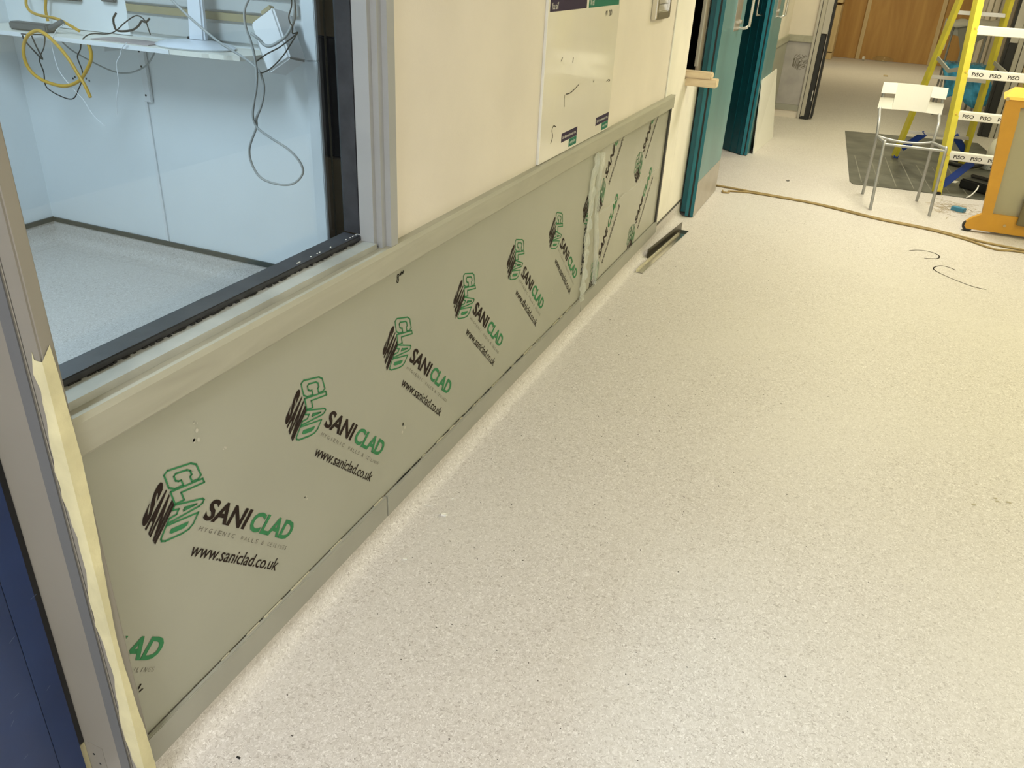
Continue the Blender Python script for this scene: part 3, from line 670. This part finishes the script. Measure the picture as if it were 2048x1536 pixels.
# pine block in the opening
tb = thing('pine_block', (.06, 5.0, .845), 'two stacked pale pine offcuts jutting out of the wall opening', 'timber block')
B(-.06, .176, 4.955, 5.04, .9005-.035, .902+.008).build('lower_piece', 'pine', tb, bevel=.003)
B(-.06, .145, 4.945, 5.03, .9105, .945).build('upper_piece', 'pine', tb, bevel=.006)
jb = thing('trim_11', (-.05, 5.3, .95), 'greyish brown jamb inside the wall opening beside the teal door', 'trim', kind=S)
B(-.012, .004, 5.21, 5.245, .946, 2.1).build('jamb_edge', 'stud', jb)
B(-.011, .0015, 5.246, 5.339, .90, 2.1).build('jamb_face', mat('brown_grey_jamb', (.34, .28, .22), .6), jb)

# ------------------------------------------------------------------ teal doors
def pull(parent, x, y, z0, z1, out, r=.009):
    MB().tube([(x, y, z0), (x+out-.03, y, z0), (x+out-.008, y, z0+.012), (x+out, y, z0+.04), (x+out, y, z1-.04), (x+out-.008, y, z1-.012), (x+out-.03, y, z1), (x, y, z1)], r, 10, smoothpath=3).build('pull_handle', 'chrome', parent, smooth=True)
dA = thing('teal_door', (.07, 5.74, .005), 'open teal door standing nearest, with steel kick plate and pull handle', 'door', 'teal doors')
B(.078, .097, 5.338, 6.145, .005, 2.04).build('leaf', ['tealface'], dA)
B(.0775, .0972, 5.3335, 5.338, .005, 2.04).build('edge_lipping', 'teal', dA, bevel=.002)
B(.066, .0775, 5.337, 6.143, .005, 2.04).build('edge_groove', 'black', dA)
B(.044, .066, 5.3335, 6.145, .005, 2.04).build('back_leaf', 'teal', dA, bevel=.002)
B(.012, .043, 5.345, 6.1, .03, 2.0).build('hinge_side', 'tealshade', dA)
B(.0973, .0985, 5.338, 6.135, .006, .235).build('kick_plate', 'kick', dA)
hp = B(.0972, .0995, 5.755, 5.98, 1.115, 1.52).build('handle_plate', 'steel', dA, bevel=.001)
MB().tube([(.0995, 5.93, 1.165), (.118, 5.93, 1.165)], .014, 12).build('thumb_turn', 'chrome', dA, smooth=True)
pull(dA, .0995, 5.945, 1.128, 1.50, .068)
dB = thing('teal_door', (-.05, 7.6, .005), 'teal door leaf coloured darker for shade, standing across the doorway behind the first teal door', 'door', 'teal doors')
MB().hexa([(-.29, 7.863, .005), (.048, 7.568, .005), (-.25, 7.90, .005), (.048, 7.618, .005), (-.29, 7.863, 2.04), (.048, 7.568, 2.04), (-.25, 7.90, 2.04), (.048, 7.618, 2.04)]).build('leaf', 'tealshade', dB)
for t in (.06, .16, .30):
    x = .048 - .668*t; y = 7.568 + .582*t
    MB().hexa([(x-.008, y+.002, .01), (x, y-.005, .01), (x-.003, y+.006, .01), (x+.004, y+.001, .01), (x-.008, y+.002, 2.0), (x, y-.005, 2.0), (x-.003, y+.006, 2.0), (x+.004, y+.001, 2.0)]).build('ridge', 'tealshade', dB)
MB().tube([(.03, 7.575, 1.135), (.0, 7.53, 1.137), (-.012, 7.515, 1.16), (-.012, 7.515, 1.46), (.0, 7.53, 1.485), (.03, 7.575, 1.487)], .008, 10, smoothpath=3).build('pull_handle', 'chrome', dB, smooth=True)
dC = thing('teal_door', (.08, 8.0, .005), 'teal door folded against the wall behind a leaning white board', 'door', 'teal doors')
B(.090, .110, 7.562, 8.30, .005, 2.04).build('leaf', 'tealface', dC)
B(.0895, .1105, 7.556, 7.562, .005, 2.04).build('edge_lipping', 'teal', dC, bevel=.002)
B(.078, .0895, 7.562, 8.29, .005, 2.04).build('edge_groove', 'black', dC)
B(.052, .078, 7.556, 8.30, .005, 2.04).build('back_leaf', 'teal', dC, bevel=.002)
B(.1102, .1122, 7.80, 8.0, 1.115, 1.5).build('handle_plate', 'steel', dC, bevel=.001)
MB().tube([(.1122, 7.90, 1.165), (.128, 7.90, 1.165)], .013, 12).build('thumb_turn', 'chrome', dC, smooth=True)
pull(dC, .1122, 7.93, 1.118, 1.48, .062)
bo = MB(); bo.hexa([(.144, 7.682, .001), (.152, 7.682, .001), (.196, 8.62, .001), (.204, 8.62, .001), (.1125, 7.63, .632), (.1205, 7.63, .632), (.1125, 8.62, .632), (.1205, 8.62, .632)])
bo.build('leaning_board', 'white', label='white board leaning upright against the folded teal door', cat='board')

# ------------------------------------------------------------------ far door frame and panels
p3 = thing('wall_panel', (.16, 9.99, .139), 'narrow film-covered cladding sheet with one logo on the far return wall', 'wall panel')
B(.031, .285, 9.994, 9.999, .139, .786).build('sheet', mat('lilac_film_sheet', (.40, .375, .36), .3, var=.15, scale=6), p3)
mb = MB()
for ci, polys in enumerate(LOGO):
    mb.mi = 2
    for poly in polys[NFLAT[ci]:]:
        P = [(.31 + (x*.728 - y*.686)*1.15, 9.9935, .57 + (x*.686 + y*.728)*1.15) for x, y in poly]
        mb.face([mb.v(p) for p in P])
bmm = mb.bm
for co, no in (((.035, 0, 0), (-1, 0, 0)), ((.282, 0, 0), (1, 0, 0)), ((0, 0, .42), (0, 0, -1)), ((0, 0, .66), (0, 0, 1))):
    bmesh.ops.bisect_plane(bmm, geom=bmm.verts[:]+bmm.edges[:]+bmm.faces[:], plane_co=co, plane_no=no, clear_outer=True)
mb.build('printed_logo', ['grey_ink', 'grey_ink', 'grey_ink'], p3)
p4 = B(.0305, .034, 8.62, 9.99, .139, .786).build('wall_panel', 'clad', label='plain grey cladding sheet between the leaning board and the far return wall', cat='wall panel')
m = MB(); m.box(.0305, .05, 8.62, 9.985, .787, .855); m.box(.031, .29, 9.975, 9.9985, .787, .855)
m.build('trim_12', 'rail', bevel=.003, label='grey dado rail turning the corner beyond the teal doors', cat='trim', kind=S)
m = MB(); m.box(.031, .29, 9.987, 9.9985, .075, .138); m.box(.0305, .04, 8.62, 9.985, .075, .138)
m.build('trim_13', 'trim', label='flat grey trim under the far return wall panel', cat='trim', kind=S)
fL = thing('door_3', (.36, 10.0, 0), 'stripped door frame on the left of the far opening with black lower edge', 'door frame', kind=S)
B(.290, .318, 9.975, 10.13, 0, 2.15).build('architrave', 'lining', fL, bevel=.003)
B(.319, .323, 9.985, 10.13, 0, 2.15).build('shadow_gap', 'black', fL)
B(.324, .365, 9.97, 10.13, .02, 2.15).build('jamb', 'stud', fL, bevel=.003)
B(.366, .43, 9.98, 10.13, .885, 2.15).build('jamb_lining', 'lining', fL, bevel=.003)
B(.366, .418, 9.972, 10.13, .003, .88).build('black_board', 'black', fL, bevel=.003)
B(.431, .452, 10.0, 10.16, .02, 2.15).build('black_edge', 'black', fL)
B(.405, .411, 9.9705, 9.9725, .20, .31).build('label_strip', 'paper', fL)
B(.33, .40, 9.965, 9.98, .0, .035).build('black_foot', 'black', fL, bevel=.003)
fR = thing('door_4', (2.25, 10.2, 0), 'stripped door frame on the right of the far opening behind the stepladder', 'door frame', kind=S)
B(2.176, 2.25, 10.16, 10.19, .008, .93).build('black_board', 'black', fR, bevel=.003)
B(2.150, 2.174, 10.17, 10.28, .0, 2.15).build('black_edge', 'black', fR)
B(2.252, 2.296, 10.14, 10.28, 0, 2.15).build('jamb', 'stud', fR, bevel=.004)
B(2.297, 2.302, 10.16, 10.28, 0, 2.15).build('shadow_gap', 'black', fR)
B(2.303, 2.36, 10.13, 10.28, 0, 2.15).build('architrave', 'lining', fR, bevel=.004)
B(2.176, 2.25, 10.17, 10.28, .932, 2.15).build('jamb_lining', 'lining', fR)
B(2.37, 2.46, 10.16, 10.199, .02, .85).build('timber_post', 'brown', fR)

# ------------------------------------------------------------------ things on the floor
sheet = MB(); c = [(.837, 9.508), (.90, 8.6), (1.000, 7.10), (1.03, 7.01), (1.453, 7.06), (1.985, 7.06), (2.20, 9.05), (2.12, 9.70)]
sheet.prism(c, 'z', .001, .004)
sm = bpy.data.materials['dark_floor_sheet']
ms = sheet.build('floor_sheet', 'matgrey', None, label='dark grey floor sheet with faint diagonal scores under the stepladder', cat='floor sheet')
psc = mat('pale_score', (.25, .24, .20), .8)
for k in range(7):
    x = 1.02 + k*.13; stroke(MB(), [(x+.07, 7.12), (x-.03, 8.2+.1*math.sin(k))], .006, 'z', .0046).build('score_line', psc, ms)
for y in (7.5, 8.1, 8.7): stroke(MB(), [(1.05, y), (2.0, y+.02)], .004, 'z', .0046).build('score_line', psc, ms)
rp1 = [(.06, 6.29), (.20, 6.275), (.337, 6.253), (.703, 6.202), (.984, 6.126), (1.252, 6.014), (1.566, 5.947), (1.858, 5.822), (2.103, 5.766), (2.6, 5.64)]
rp2 = [(.148, 6.161), (.16, 6.12), (.20, 6.13), (.19, 6.17), (.24, 6.195), (.341, 6.222), (.55, 6.21), (.80, 6.17), (.99, 6.10), (1.26, 5.995), (1.56, 5.925), (1.771, 5.817), (1.934, 5.690), (2.098, 5.715), (2.6, 5.59)]
cord = lambda P, z: [(x, y, z) for x, y in P]
MB().tube(wiggle(cord(rp1, .008)), .0075, 8, smoothpath=8).build('cord', 'rope', smooth=True, label='straighter of two tan cords stretched across the corridor floor', cat='cord')
MB().tube(wiggle(cord(rp2, .007)), .0065, 8, smoothpath=8).build('cord', 'rope', smooth=True, label='tan cord with a small kinked loop near the teal door', cat='cord')
for pts in ([(1.433, 5.373), (1.473, 5.412), (1.518, 5.425), (1.562, 5.417), (1.591, 5.388), (1.602, 5.349), (1.593, 5.31), (1.566, 5.286), (1.517, 5.267)],
            [(1.677, 5.126), (1.646, 5.158), (1.604, 5.164), (1.571, 5.122), (1.56, 5.084), (1.569, 5.051), (1.598, 5.007), (1.657, 4.945), (1.717, 4.893), (1.764, 4.864), (1.817, 4.855)]):
    stroke(MB(), curve2(pts, 8), .0075, 'z', .0007).build('marker_stroke', 'pen', fl)
stn = mat('floor_stain', (.36, .32, .235), .6)
for x, y, rx_, ry_ in ((1.603, 2.566, .008, .006), (1.671, 2.638, .007, .005), (1.677, 2.622, .007, .005), (1.71, 2.633, .009, .006), (1.62, 2.70, .004, .003)):
    m = MB(); m.face([m.v((x+rx_*math.cos(t), y+ry_*math.sin(t), .0006)) for t in [i*.524 for i in range(12)]]); m.build('stain_spot', stn, fl)
# grit
m = MB()
for k in range(420):
    x = abs(random.gauss(0, .55)) + .06; y = random.uniform(.75, 5.8); s_ = random.uniform(.0008, .0022)
    if x > 2.2: continue
    m.box(x, x+s_*random.uniform(1, 2.2), y, y+s_, .0, .0012)
m.build('grit', mat('dark_grit', (.10, .085, .07), .9), label='fine dark grit scattered over the vinyl floor', cat='grit', kind='stuff')
def shard(pts, h, label, m_='paper'):
    b = MB(); n = len(pts)
    A = [b.v((x, y, .0012)) for x, y in pts]; T = [b.v((x*.98+.02*pts[0][0], y, .0012+h*(.4+.6*((i % 3)/2)))) for i, (x, y) in enumerate(pts)]
    b.face(A[::-1]); b.face(T)
    for i in range(n): b.face([A[i], A[(i+1) % n], T[(i+1) % n], T[i]])
    return b.build('floor_scrap', m_, label=label, cat='scrap')
shard([(.096, 1.748), (.104, 1.738), (.118, 1.742), (.120, 1.752), (.108, 1.750)], .008, 'larger white plastic shaving on the floor below the trim joint')
MB().tube(catmull([Vector(p) for p in ((.036, 1.772, .002), (.043, 1.764, .003), (.052, 1.766, .004), (.057, 1.775, .003))], 4), .0011, 6).build('floor_scrap', 'paper', label='thin curled white shaving on the floor cove', cat='scrap')
shard([(.096, 1.522), (.101, 1.517), (.112, 1.520), (.108, 1.528)], .003, 'grey-white crumb beside dark flecks on the near floor')
shard([(.091, 1.831), (.094, 1.826), (.099, 1.832)], .004, 'tiny white chip beyond the larger shaving')
B(.034, .050, 1.458, 1.462, .0, .0015).build('floor_scrap', 'black', label='short black sliver on the floor near the cove', cat='scrap')
B(.102, .111, .828, .832, .0, .0015).build('floor_scrap', 'black', label='black fleck on the floor at the bottom left', cat='scrap')
MB().box(1.12, 1.19, 15.3, 15.5, .0, .006).build('floor_scrap', 'straw', label='small tan scrap far down the corridor floor', cat='scrap')
shard([(.535, 6.80), (.55, 6.79), (.562, 6.805), (.55, 6.815)], .006, 'small dark chip on the floor beyond the cords', 'cap')
MB().tube([(.70, 17.85, .035), (.74, 17.84, .035)], .035, 10).build('bottle', 'paper', smooth=True, label='tiny white cap on the floor at the plywood batten', cat='scrap')
MB().tube([(.88, 17.85, .05), (.92, 17.85, .05), (.94, 17.85, .05), (1.12, 17.85, .05), (1.17, 17.85, .05), (1.25, 17.84, .05)], [.02, .025, .05, .05, .035, .02], 12).build('bottle', 'glass', smooth=True, label='clear plastic bottle lying at the foot of the plywood hoarding', cat='bottle')
# metal angles by the wall
def angle_profile(name, a, b, wd, h, t, m_, label, lean=0.0):
    a = Vector(a); b = Vector(b); d = (b-a).normalized(); s_ = Vector((d.y, -d.x, 0))
    mb = MB()
    U = Vector((0, 0, 1)) + s_*(-lean)
    for (p0, p1, q0, q1) in ((0, wd, 0, t), (0, t, t, h)):
        P = []
        for base in (a, b):
            pass
        pts = [a + s_*p0 + U*q0, a + s_*p1 + U*q0, b + s_*p0 + U*q0, b + s_*p1 + U*q0, a + s_*p0 + U*q1, a + s_*p1 + U*q1, b + s_*p0 + U*q1, b + s_*p1 + U*q1]
        mb.hexa(pts)
    return mb.build(name, m_, label=label, cat='metal angle')
angle_profile('metal_angle', (.048, 4.11, .0045), (.100, 4.93, .0045), .038, .016, .0015, 'chrome', 'bright aluminium angle lying on the floor below the steep-print panel')
angle_profile('metal_angle', (.040, 4.37, .0015), (.092, 5.02, .0015), .050, .052, .002, 'angle', 'dark metal angle against the cove under the bright one on the floor')

# ------------------------------------------------------------------ metal chair (no seat pad)
def chair_back(parent, x0, x1, y, z0, z1, slots, m_):
    mb = MB(); n = 24
    xsn = sorted(set([x0 + (x1-x0)*i/n for i in range(n+1)] + [s[1] for s in slots]))
    def yc(x): t = (x-(x0+x1)/2)/((x1-x0)/2); return y + .045*(1-t*t)
    for a, b in zip(xsn, xsn[1:]):
        if b-a < 1e-5: continue
        mid = (a+b)/2; bands = [(z0, z1)]
        for s in slots:
            if (s[0] == 'L' and mid < s[1]) or (s[0] == 'R' and mid > s[1]): bands = [(z0, s[2]), (s[3], z1)]
        for c, d in bands:
            mb.hexa([(a, yc(a)-.004, c), (b, yc(b)-.004, c), (a, yc(a)+.004, c), (b, yc(b)+.004, c), (a, yc(a)-.004+.02, d), (b, yc(b)-.004+.02, d), (a, yc(a)+.004+.02, d), (b, yc(b)+.004+.02, d)])
    bmesh.ops.remove_doubles(mb.bm, verts=mb.bm.verts, dist=1e-5)
    dup = [f for f in mb.bm.faces if all(len(e.link_faces) > 2 for e in f.edges)]
    bmesh.ops.delete(mb.bm, geom=dup, context='FACES_ONLY')
    return mb.build('backrest', m_, parent)
ch = thing('metal_chair', (1.34, 6.5, 0), 'tubular metal chair with white slotted backrest and no seat, beside the stepladder', 'chair')
r = .0105
P = Vector
for leg in ([(1.181, 6.253, .0), (1.163, 6.335, .43), (1.163, 6.350, .452), (1.150, 6.40, .456), (1.118, 6.59, .448)],
            [(1.570, 6.329, .0), (1.556, 6.350, .43), (1.552, 6.365, .452), (1.540, 6.41, .456), (1.478, 6.60, .448)]):
    MB().tube([P(p) for p in leg], r, 10, smoothpath=4).build('leg', 'alu', ch, smooth=True)
for leg in ([(1.113, 6.718, 0), (1.113, 6.66, .25), (1.108, 6.60, .45), (1.094, 6.66, .57), (1.085, 6.80, .62), (1.085, 6.832, .785)],
            [(1.495, 6.737, 0), (1.492, 6.67, .25), (1.484, 6.61, .45), (1.489, 6.66, .57), (1.486, 6.80, .62), (1.482, 6.832, .785)]):
    MB().tube([P(p) for p in leg], r, 10, smoothpath=4).build('leg', 'alu', ch, smooth=True)
MB().tube([(1.166, 6.338, .444), (1.555, 6.352, .444)], .009, 10).build('front_rail', 'alu', ch, smooth=True)
MB().tube([P(p) for p in ((1.110, 6.60, .45), (1.20, 6.60, .435), (1.30, 6.605, .428), (1.40, 6.605, .433), (1.484, 6.612, .45))], .009, 10, smoothpath=4).build('rear_rail', 'alu', ch, smooth=True)
chair_back(ch, 1.068, 1.498, 6.785, .615, .795, [('L', 1.165, .690, .722), ('R', 1.400, .690, .722)], 'white')

# ------------------------------------------------------------------ stepladder
ld = thing('stepladder', (1.75, 7.7, 0), 'yellow fibreglass stepladder with white treads standing on the floor sheet', 'stepladder')
def lerp(a, b, t): return tuple(a[i] + (b[i]-a[i])*t for i in range(3))
def channel(a, b, w_):
    sec = [(-w_/2, -.026), (w_/2, -.026), (w_/2, .05), (-w_/2-.026, .05), (-w_/2-.026, .046)]
    m = MB(); A = [m.v((a[0]+x, a[1]+y, a[2])) for x, y in sec]; Bv = [m.v((b[0]+x, b[1]+y, b[2])) for x, y in sec]; n = len(sec)
    m.face(A); m.face(Bv[::-1])
    for k in range(n): m.face([A[k], A[(k+1) % n], Bv[(k+1) % n], Bv[k]])
    return m
FL0, FL1 = (1.655, 7.075, .006), (1.540, 7.33, 1.95)
FR0, FR1 = (2.215, 7.075, .006), (1.830, 7.33, 1.95)
RL0, RL1 = (1.34, 8.345, .012), (1.545, 7.45, 1.95)
RR0, RR1 = (1.900, 8.345, .012), (1.790, 7.45, 1.95)
for a, b in ((FL0, FL1), (FR0, FR1)):
    st = channel(a, b, .042).build('front_stile', 'yellow', ld)
    for t in (.012, .035, .05, .15, .30, .45, .60):
        p = lerp(a, b, t); MB().tube([(p[0], p[1]-.027, p[2]), (p[0], p[1]-.031, p[2])], .006, 8).build('rivet', 'orangetop', st)
    p = lerp(a, b, .008); B(p[0]-.018, p[0]+.018, p[1]-.032, p[1]+.03, .0045, .022).build('foot', 'black', ld, bevel=.003)
for a, b in ((RL0, RL1), (RR0, RR1)):
    channel(a, b, .026).build('rear_stile', 'yellow', ld)
    B(a[0]-.02, a[0]+.02, a[1]-.03, a[1]+.03, .0045, .03).build('foot', 'bluepl', ld, bevel=.003)
def tread(t, txt, z_):
    a, b = lerp(FL0, FL1, t), lerp(FR0, FR1, t)
    x0, x1 = a[0]+.012, b[0]-.012; y = a[1]; z = a[2]
    tr_ = MB().box(x0, x1, y-.026, y+.045, z-.030, z+.030).build('tread', 'white', ld, bevel=.004)
    if txt:
        V, F = TM('PiSO', .02); n = 4
        for k in range(n):
            xa = x0 + .035 + k*.118
            if xa + .075 > x1: break
            Q = [(xa + .075*u, y-.0266, z-.014 + .026*v) for u, v in V]
            m = MB(); vv = [m.v(q) for q in Q]
            for f in F: m.face([vv[i] for i in f])
            m.build('tape_lettering', 'ink', tr_)
    else:
        B(x0+.16, x0+.21, y-.0266, y-.0262, z-.012, z+.012).build('label_sticker', 'paper', tr_)
for k, z in enumerate((.29, .58, .87, 1.16, 1.45, 1.74)): tread((z-.006)/1.944, k < 3, z)
for z in (.26, .75, 1.25):
    t = z/1.95; a, b = lerp(RL0, RL1, t), lerp(RR0, RR1, t)
    B(a[0]+.01, b[0]-.01, a[1]-.012, a[1]+.012, z-.014, z+.014).build('rear_bar', 'steel', ld, bevel=.003)
def brace(a, b): MB().bar(a, b, .055, .02, up=(0, 1, 0)).build('corner_brace', 'bluepl', ld, bevel=.003)
a = lerp(RL0, RL1, .045); b = lerp(RL0, RL1, .14); c_ = lerp(RR0, RR1, .045); d_ = lerp(RR0, RR1, .14)
brace((a[0]+.02, a[1], a[2]), (b[0]+.15, b[1], b[2]-.02)); brace((c_[0]-.01, c_[1], c_[2]+.03), (d_[0]-.13, d_[1], d_[2]-.01))
a = lerp(FL0, FL1, .03); b = lerp(FL0, FL1, .148); brace((a[0]+.014, a[1]+.02, a[2]), (b[0]+.19, b[1]+.02, b[2]-.035))
a = lerp(FR0, FR1, .03); b = lerp(FR0, FR1, .148); brace((a[0]-.014, a[1]+.02, a[2]), (b[0]-.19, b[1]+.02, b[2]-.035))
for f, r_ in (((FL0, FL1), (RL0, RL1)), ((FR0, FR1), (RR0, RR1))):
    p = lerp(*f, .46); q = lerp(*r_, .46); mid = tuple((p[i]+q[i])/2 for i in range(3))
    MB().bar((p[0], p[1]+.02, p[2]), (mid[0], mid[1], mid[2]-.06), .01, .03).build('spreader', 'greyshell', ld)
    MB().bar((mid[0], mid[1], mid[2]-.06), (q[0], q[1]-.02, q[2]), .01, .03).build('spreader', 'greyshell', ld)
B(1.50, 1.87, 7.30, 7.50, 1.95, 1.99).build('top_cap', 'bluepl', ld, bevel=.008)

# ------------------------------------------------------------------ orange trolley
og = thing('orange_trolley', (2.15, 6.25, 0), 'orange steel trolley cabinet with grey panel on small castors', 'trolley')
fp = [(1.782, .842), (1.79, .72), (1.815, .50), (1.850, .125), (1.80, .09), (1.775, .065), (1.77, .035), (1.785, .018), (2.75, .018), (2.75, .135), (1.910, .135), (1.880, .70), (1.872, .80), (2.75, .80), (2.75, .842)]
MB().prism(fp, 'y', 6.06, 6.10).build('front_frame', 'orange', og)
MB().prism([(1.905, .13), (2.74, .13), (2.74, .802), (1.868, .802)], 'y', 6.085, 6.40).build('body_panel', 'greypanel', og)
MB().hexa([(1.765, 6.05, .842), (2.76, 6.05, .842), (1.80, 6.42, .842), (2.76, 6.42, .842), (1.775, 6.06, .858), (2.76, 6.06, .858), (1.85, 6.40, .885), (2.76, 6.40, .885)]).build('top', 'orangetop', og)
B(2.06, 2.2, 6.03, 6.058, .09, .30).build('latch', mat('olive_latch', (.16, .13, .06), .5), og, bevel=.004)
for x, y in ((1.792, 6.08), (2.6, 6.08), (2.0, 6.36), (2.6, 6.36)):
    MB().tube([(x, y-.018, .034), (x, y+.018, .034)], .034, 16).build('castor', 'black', og, smooth=True)
MB().tube([(1.785, 6.048, .845), (1.785, 6.056, .845)], .011, 10).build('bolt', 'brown', og, smooth=True)
MB().tube([(2.0, 6.052, .072), (2.0, 6.059, .072)], .009, 10).build('bolt', 'brown', og, smooth=True)

# ------------------------------------------------------------------ clutter around the ladder
kb = thing('black_case', (1.95, 7.25, .004), 'long black plastic case lying between stepladder and trolley', 'case')
Rz = Matrix.Rotation(math.radians(-38), 3, 'Z')
MB().box(-.24, .10, -.10, .10, .0, .075, Rz, (2.06, 7.33, .0045)).build('body', 'black', kb, bevel=.01)
MB().box(-.24, .10, .02, .085, .075, .10, Rz, (2.06, 7.33, .0045)).build('ridge', 'cap', kb, bevel=.006)
MB().tube([P(p) for p in ((1.85, 7.05, .008), (1.88, 7.06, .03), (1.91, 7.10, .07), (1.92, 7.16, .085))], .005, 8, smoothpath=4).build('cable_tie', 'paper', smooth=True, label='white cable tie resting against the black case', cat='cable tie')
bl = thing('blue_block', (1.77, 6.60, 0), 'small blue plastic block on the floor below the stepladder', 'block')
MB().box(-.045, .045, -.025, .025, .0, .028, Matrix.Rotation(math.radians(-28), 3, 'Z'), (1.77, 6.60, 0.0005)).build('body', 'bluebit', bl, bevel=.003)
m = MB()
for k in range(170):
    x = random.gauss(1.70, .11); y = random.gauss(6.66, .11); l = random.uniform(.02, .12); a = random.random()*6.28
    if x < 1.6 or y > 7.0 or x > 2.0: continue
    stroke(m, [(x, y), (x+l*math.cos(a), y+l*math.sin(a)*.8)], .0022, 'z', .001 + random.random()*.003)
m.build('straw_litter', 'straw', None, solid=.0006, label='thin straw-like offcuts littering the floor around the blue block', cat='litter', kind='stuff')
MB().hexa([(1.72, 7.57, .0046), (1.80, 7.55, .0046), (1.74, 7.66, .0046), (1.83, 7.63, .0046), (1.72, 7.57, .006), (1.80, 7.55, .006), (1.74, 7.66, .006), (1.83, 7.63, .006)]).build('paper_scrap', 'paper', label='white paper scrap on the dark floor sheet behind the ladder foot', cat='paper')
vc = thing('vacuum_cleaner', (2.20, 8.5, .004), 'white and grey vacuum cleaner half hidden behind the orange trolley', 'vacuum cleaner')
MB().lathe([(.15, .0), (.17, .05), (.17, .13), (.15, .20), (.10, .25), (.03, .27)], (2.26, 8.62, .0045), 24).build('hood', 'white', vc, smooth=True)
MB().box(-.085, .085, -.07, .07, .0, .10, Matrix.Rotation(.5, 3, 'Z'), (2.12, 8.36, .0045)).build('box', 'cgrey', vc, bevel=.008)
MB().tube([(2.06, 8.31, .06), (2.02, 8.30, .06)], .022, 12).build('coupling', 'bluepl', vc, smooth=True)
MB().tube([P(p) for p in ((2.04, 8.30, .05), (1.97, 8.22, .03), (1.88, 8.24, .024), (1.80, 8.30, .024), (1.76, 8.40, .024), (1.85, 8.50, .024), (2.0, 8.52, .03))], .018, 10, smoothpath=5).build('hose', 'black', vc, smooth=True)

# draped chair in the far area
c2 = thing('draped_chair', (1.93, 11.7, 0), 'metal chair with a grey shell back beyond the stepladder', 'chair')
for x, y in ((1.74, 11.42), (2.14, 11.42), (1.74, 11.95), (2.12, 11.95)):
    MB().tube([P((x, y, .0)), P((x, y, .55 if y < 11.5 else 1.0))], .012, 8).build('leg', 'alu', c2, smooth=True)
B(1.70, 2.16, 11.40, 11.93, .535, .555).build('seat', 'white', c2, bevel=.008)
MB().prism([(1.766, 1.0), (1.821, .844), (1.876, .708), (1.882, .57), (1.951, .57), (2.008, .786), (2.126, .885), (2.16, .94), (2.17, 1.0)], 'y', 11.925, 11.937).build('shell', 'greyshell', c2)
MB().prism([(1.675, .985), (1.735, .985), (1.70, .86), (1.70, .70), (1.64, .69), (1.645, .80)], 'y', 11.905, 11.915).build('loose_flap', 'cloth', c2)
cl = MB(); rows = []
for j, (y, z) in enumerate(((11.880, .955), (11.880, .99), (11.890, 1.02), (11.94, 1.035), (11.985, 1.02), (11.985, .95), (11.985, .85))):
    rows.append([(1.63 + .58*u/14, y + .007*math.sin(u*1.7+j), z + .010*math.sin(u*1.3+j*.7) + .03*u/14) for u in range(15)])
cl.strip(rows).build('white_cloth', 'cloth', None, solid=.004, smooth=True, label='white cloth folded over the back of the grey shelled chair', cat='cloth')
rows = []
prof = [(11.86, .580), (11.74, .592), (11.62, .585), (11.50, .60), (11.40, .592), (11.355, .57), (11.335, .52), (11.33, .45), (11.325, .38), (11.33, .31), (11.33, .24), (11.335, .19)]
for j, (y, z) in enumerate(prof):
    wd = .47 + .10*max(0, (j-5))/6; x0 = 1.70 + (.0 if j < 6 else .02*(j-5))
    rows.append([(x0 + wd*u/22 + .008*math.sin(j*1.9+u), y + (.016 if j > 4 else .004)*math.sin(u*1.15+j*.35) + (.012*math.sin(u*2.7+j) if j > 5 else 0), z + (.010*math.sin(u*1.9+j*1.3) if j < 5 else 0) + (.06*math.sin(u*.33+.4) if j == 11 else 0)) for u in range(23)])
MB().strip(rows).build('blue_bag', 'bag', None, solid=.002, smooth=True, label='crumpled blue plastic sheet hanging off the far chair seat', cat='plastic sheet')

# ------------------------------------------------------------------ ceiling lamps
for (x, y, col, watt, lab) in LAMPS:
    t = thing('ceiling_light', (x, y, 2.56), lab, 'ceiling light', 'ceiling light panels')
    lx, ly = .3, .6
    m = MB()
    for b in ((x-lx-.02, x-lx, y-ly-.02, y+ly+.02), (x+lx, x+lx+.02, y-ly-.02, y+ly+.02), (x-lx, x+lx, y-ly-.02, y-ly), (x-lx, x+lx, y+ly, y+ly+.02)): m.box(*b, 2.56, 2.5995)
    m.build('frame', 'white', t)
    B(x-lx+.001, x+lx-.001, y-ly+.001, y+ly-.001, 2.585, 2.599).build('diffuser', emit_mat('lit_diffuser', col, 2.5), t)
    ld_ = bpy.data.lights.new('panel_light', 'AREA'); ld_.shape = 'RECTANGLE'; ld_.size = 2*lx-.02; ld_.size_y = 2*ly-.02; ld_.energy = watt; ld_.color = col
    lo = bpy.data.objects.new('panel_light', ld_); C.objects.link(lo); lo.parent = t; lo.location = (0, 0, .018)
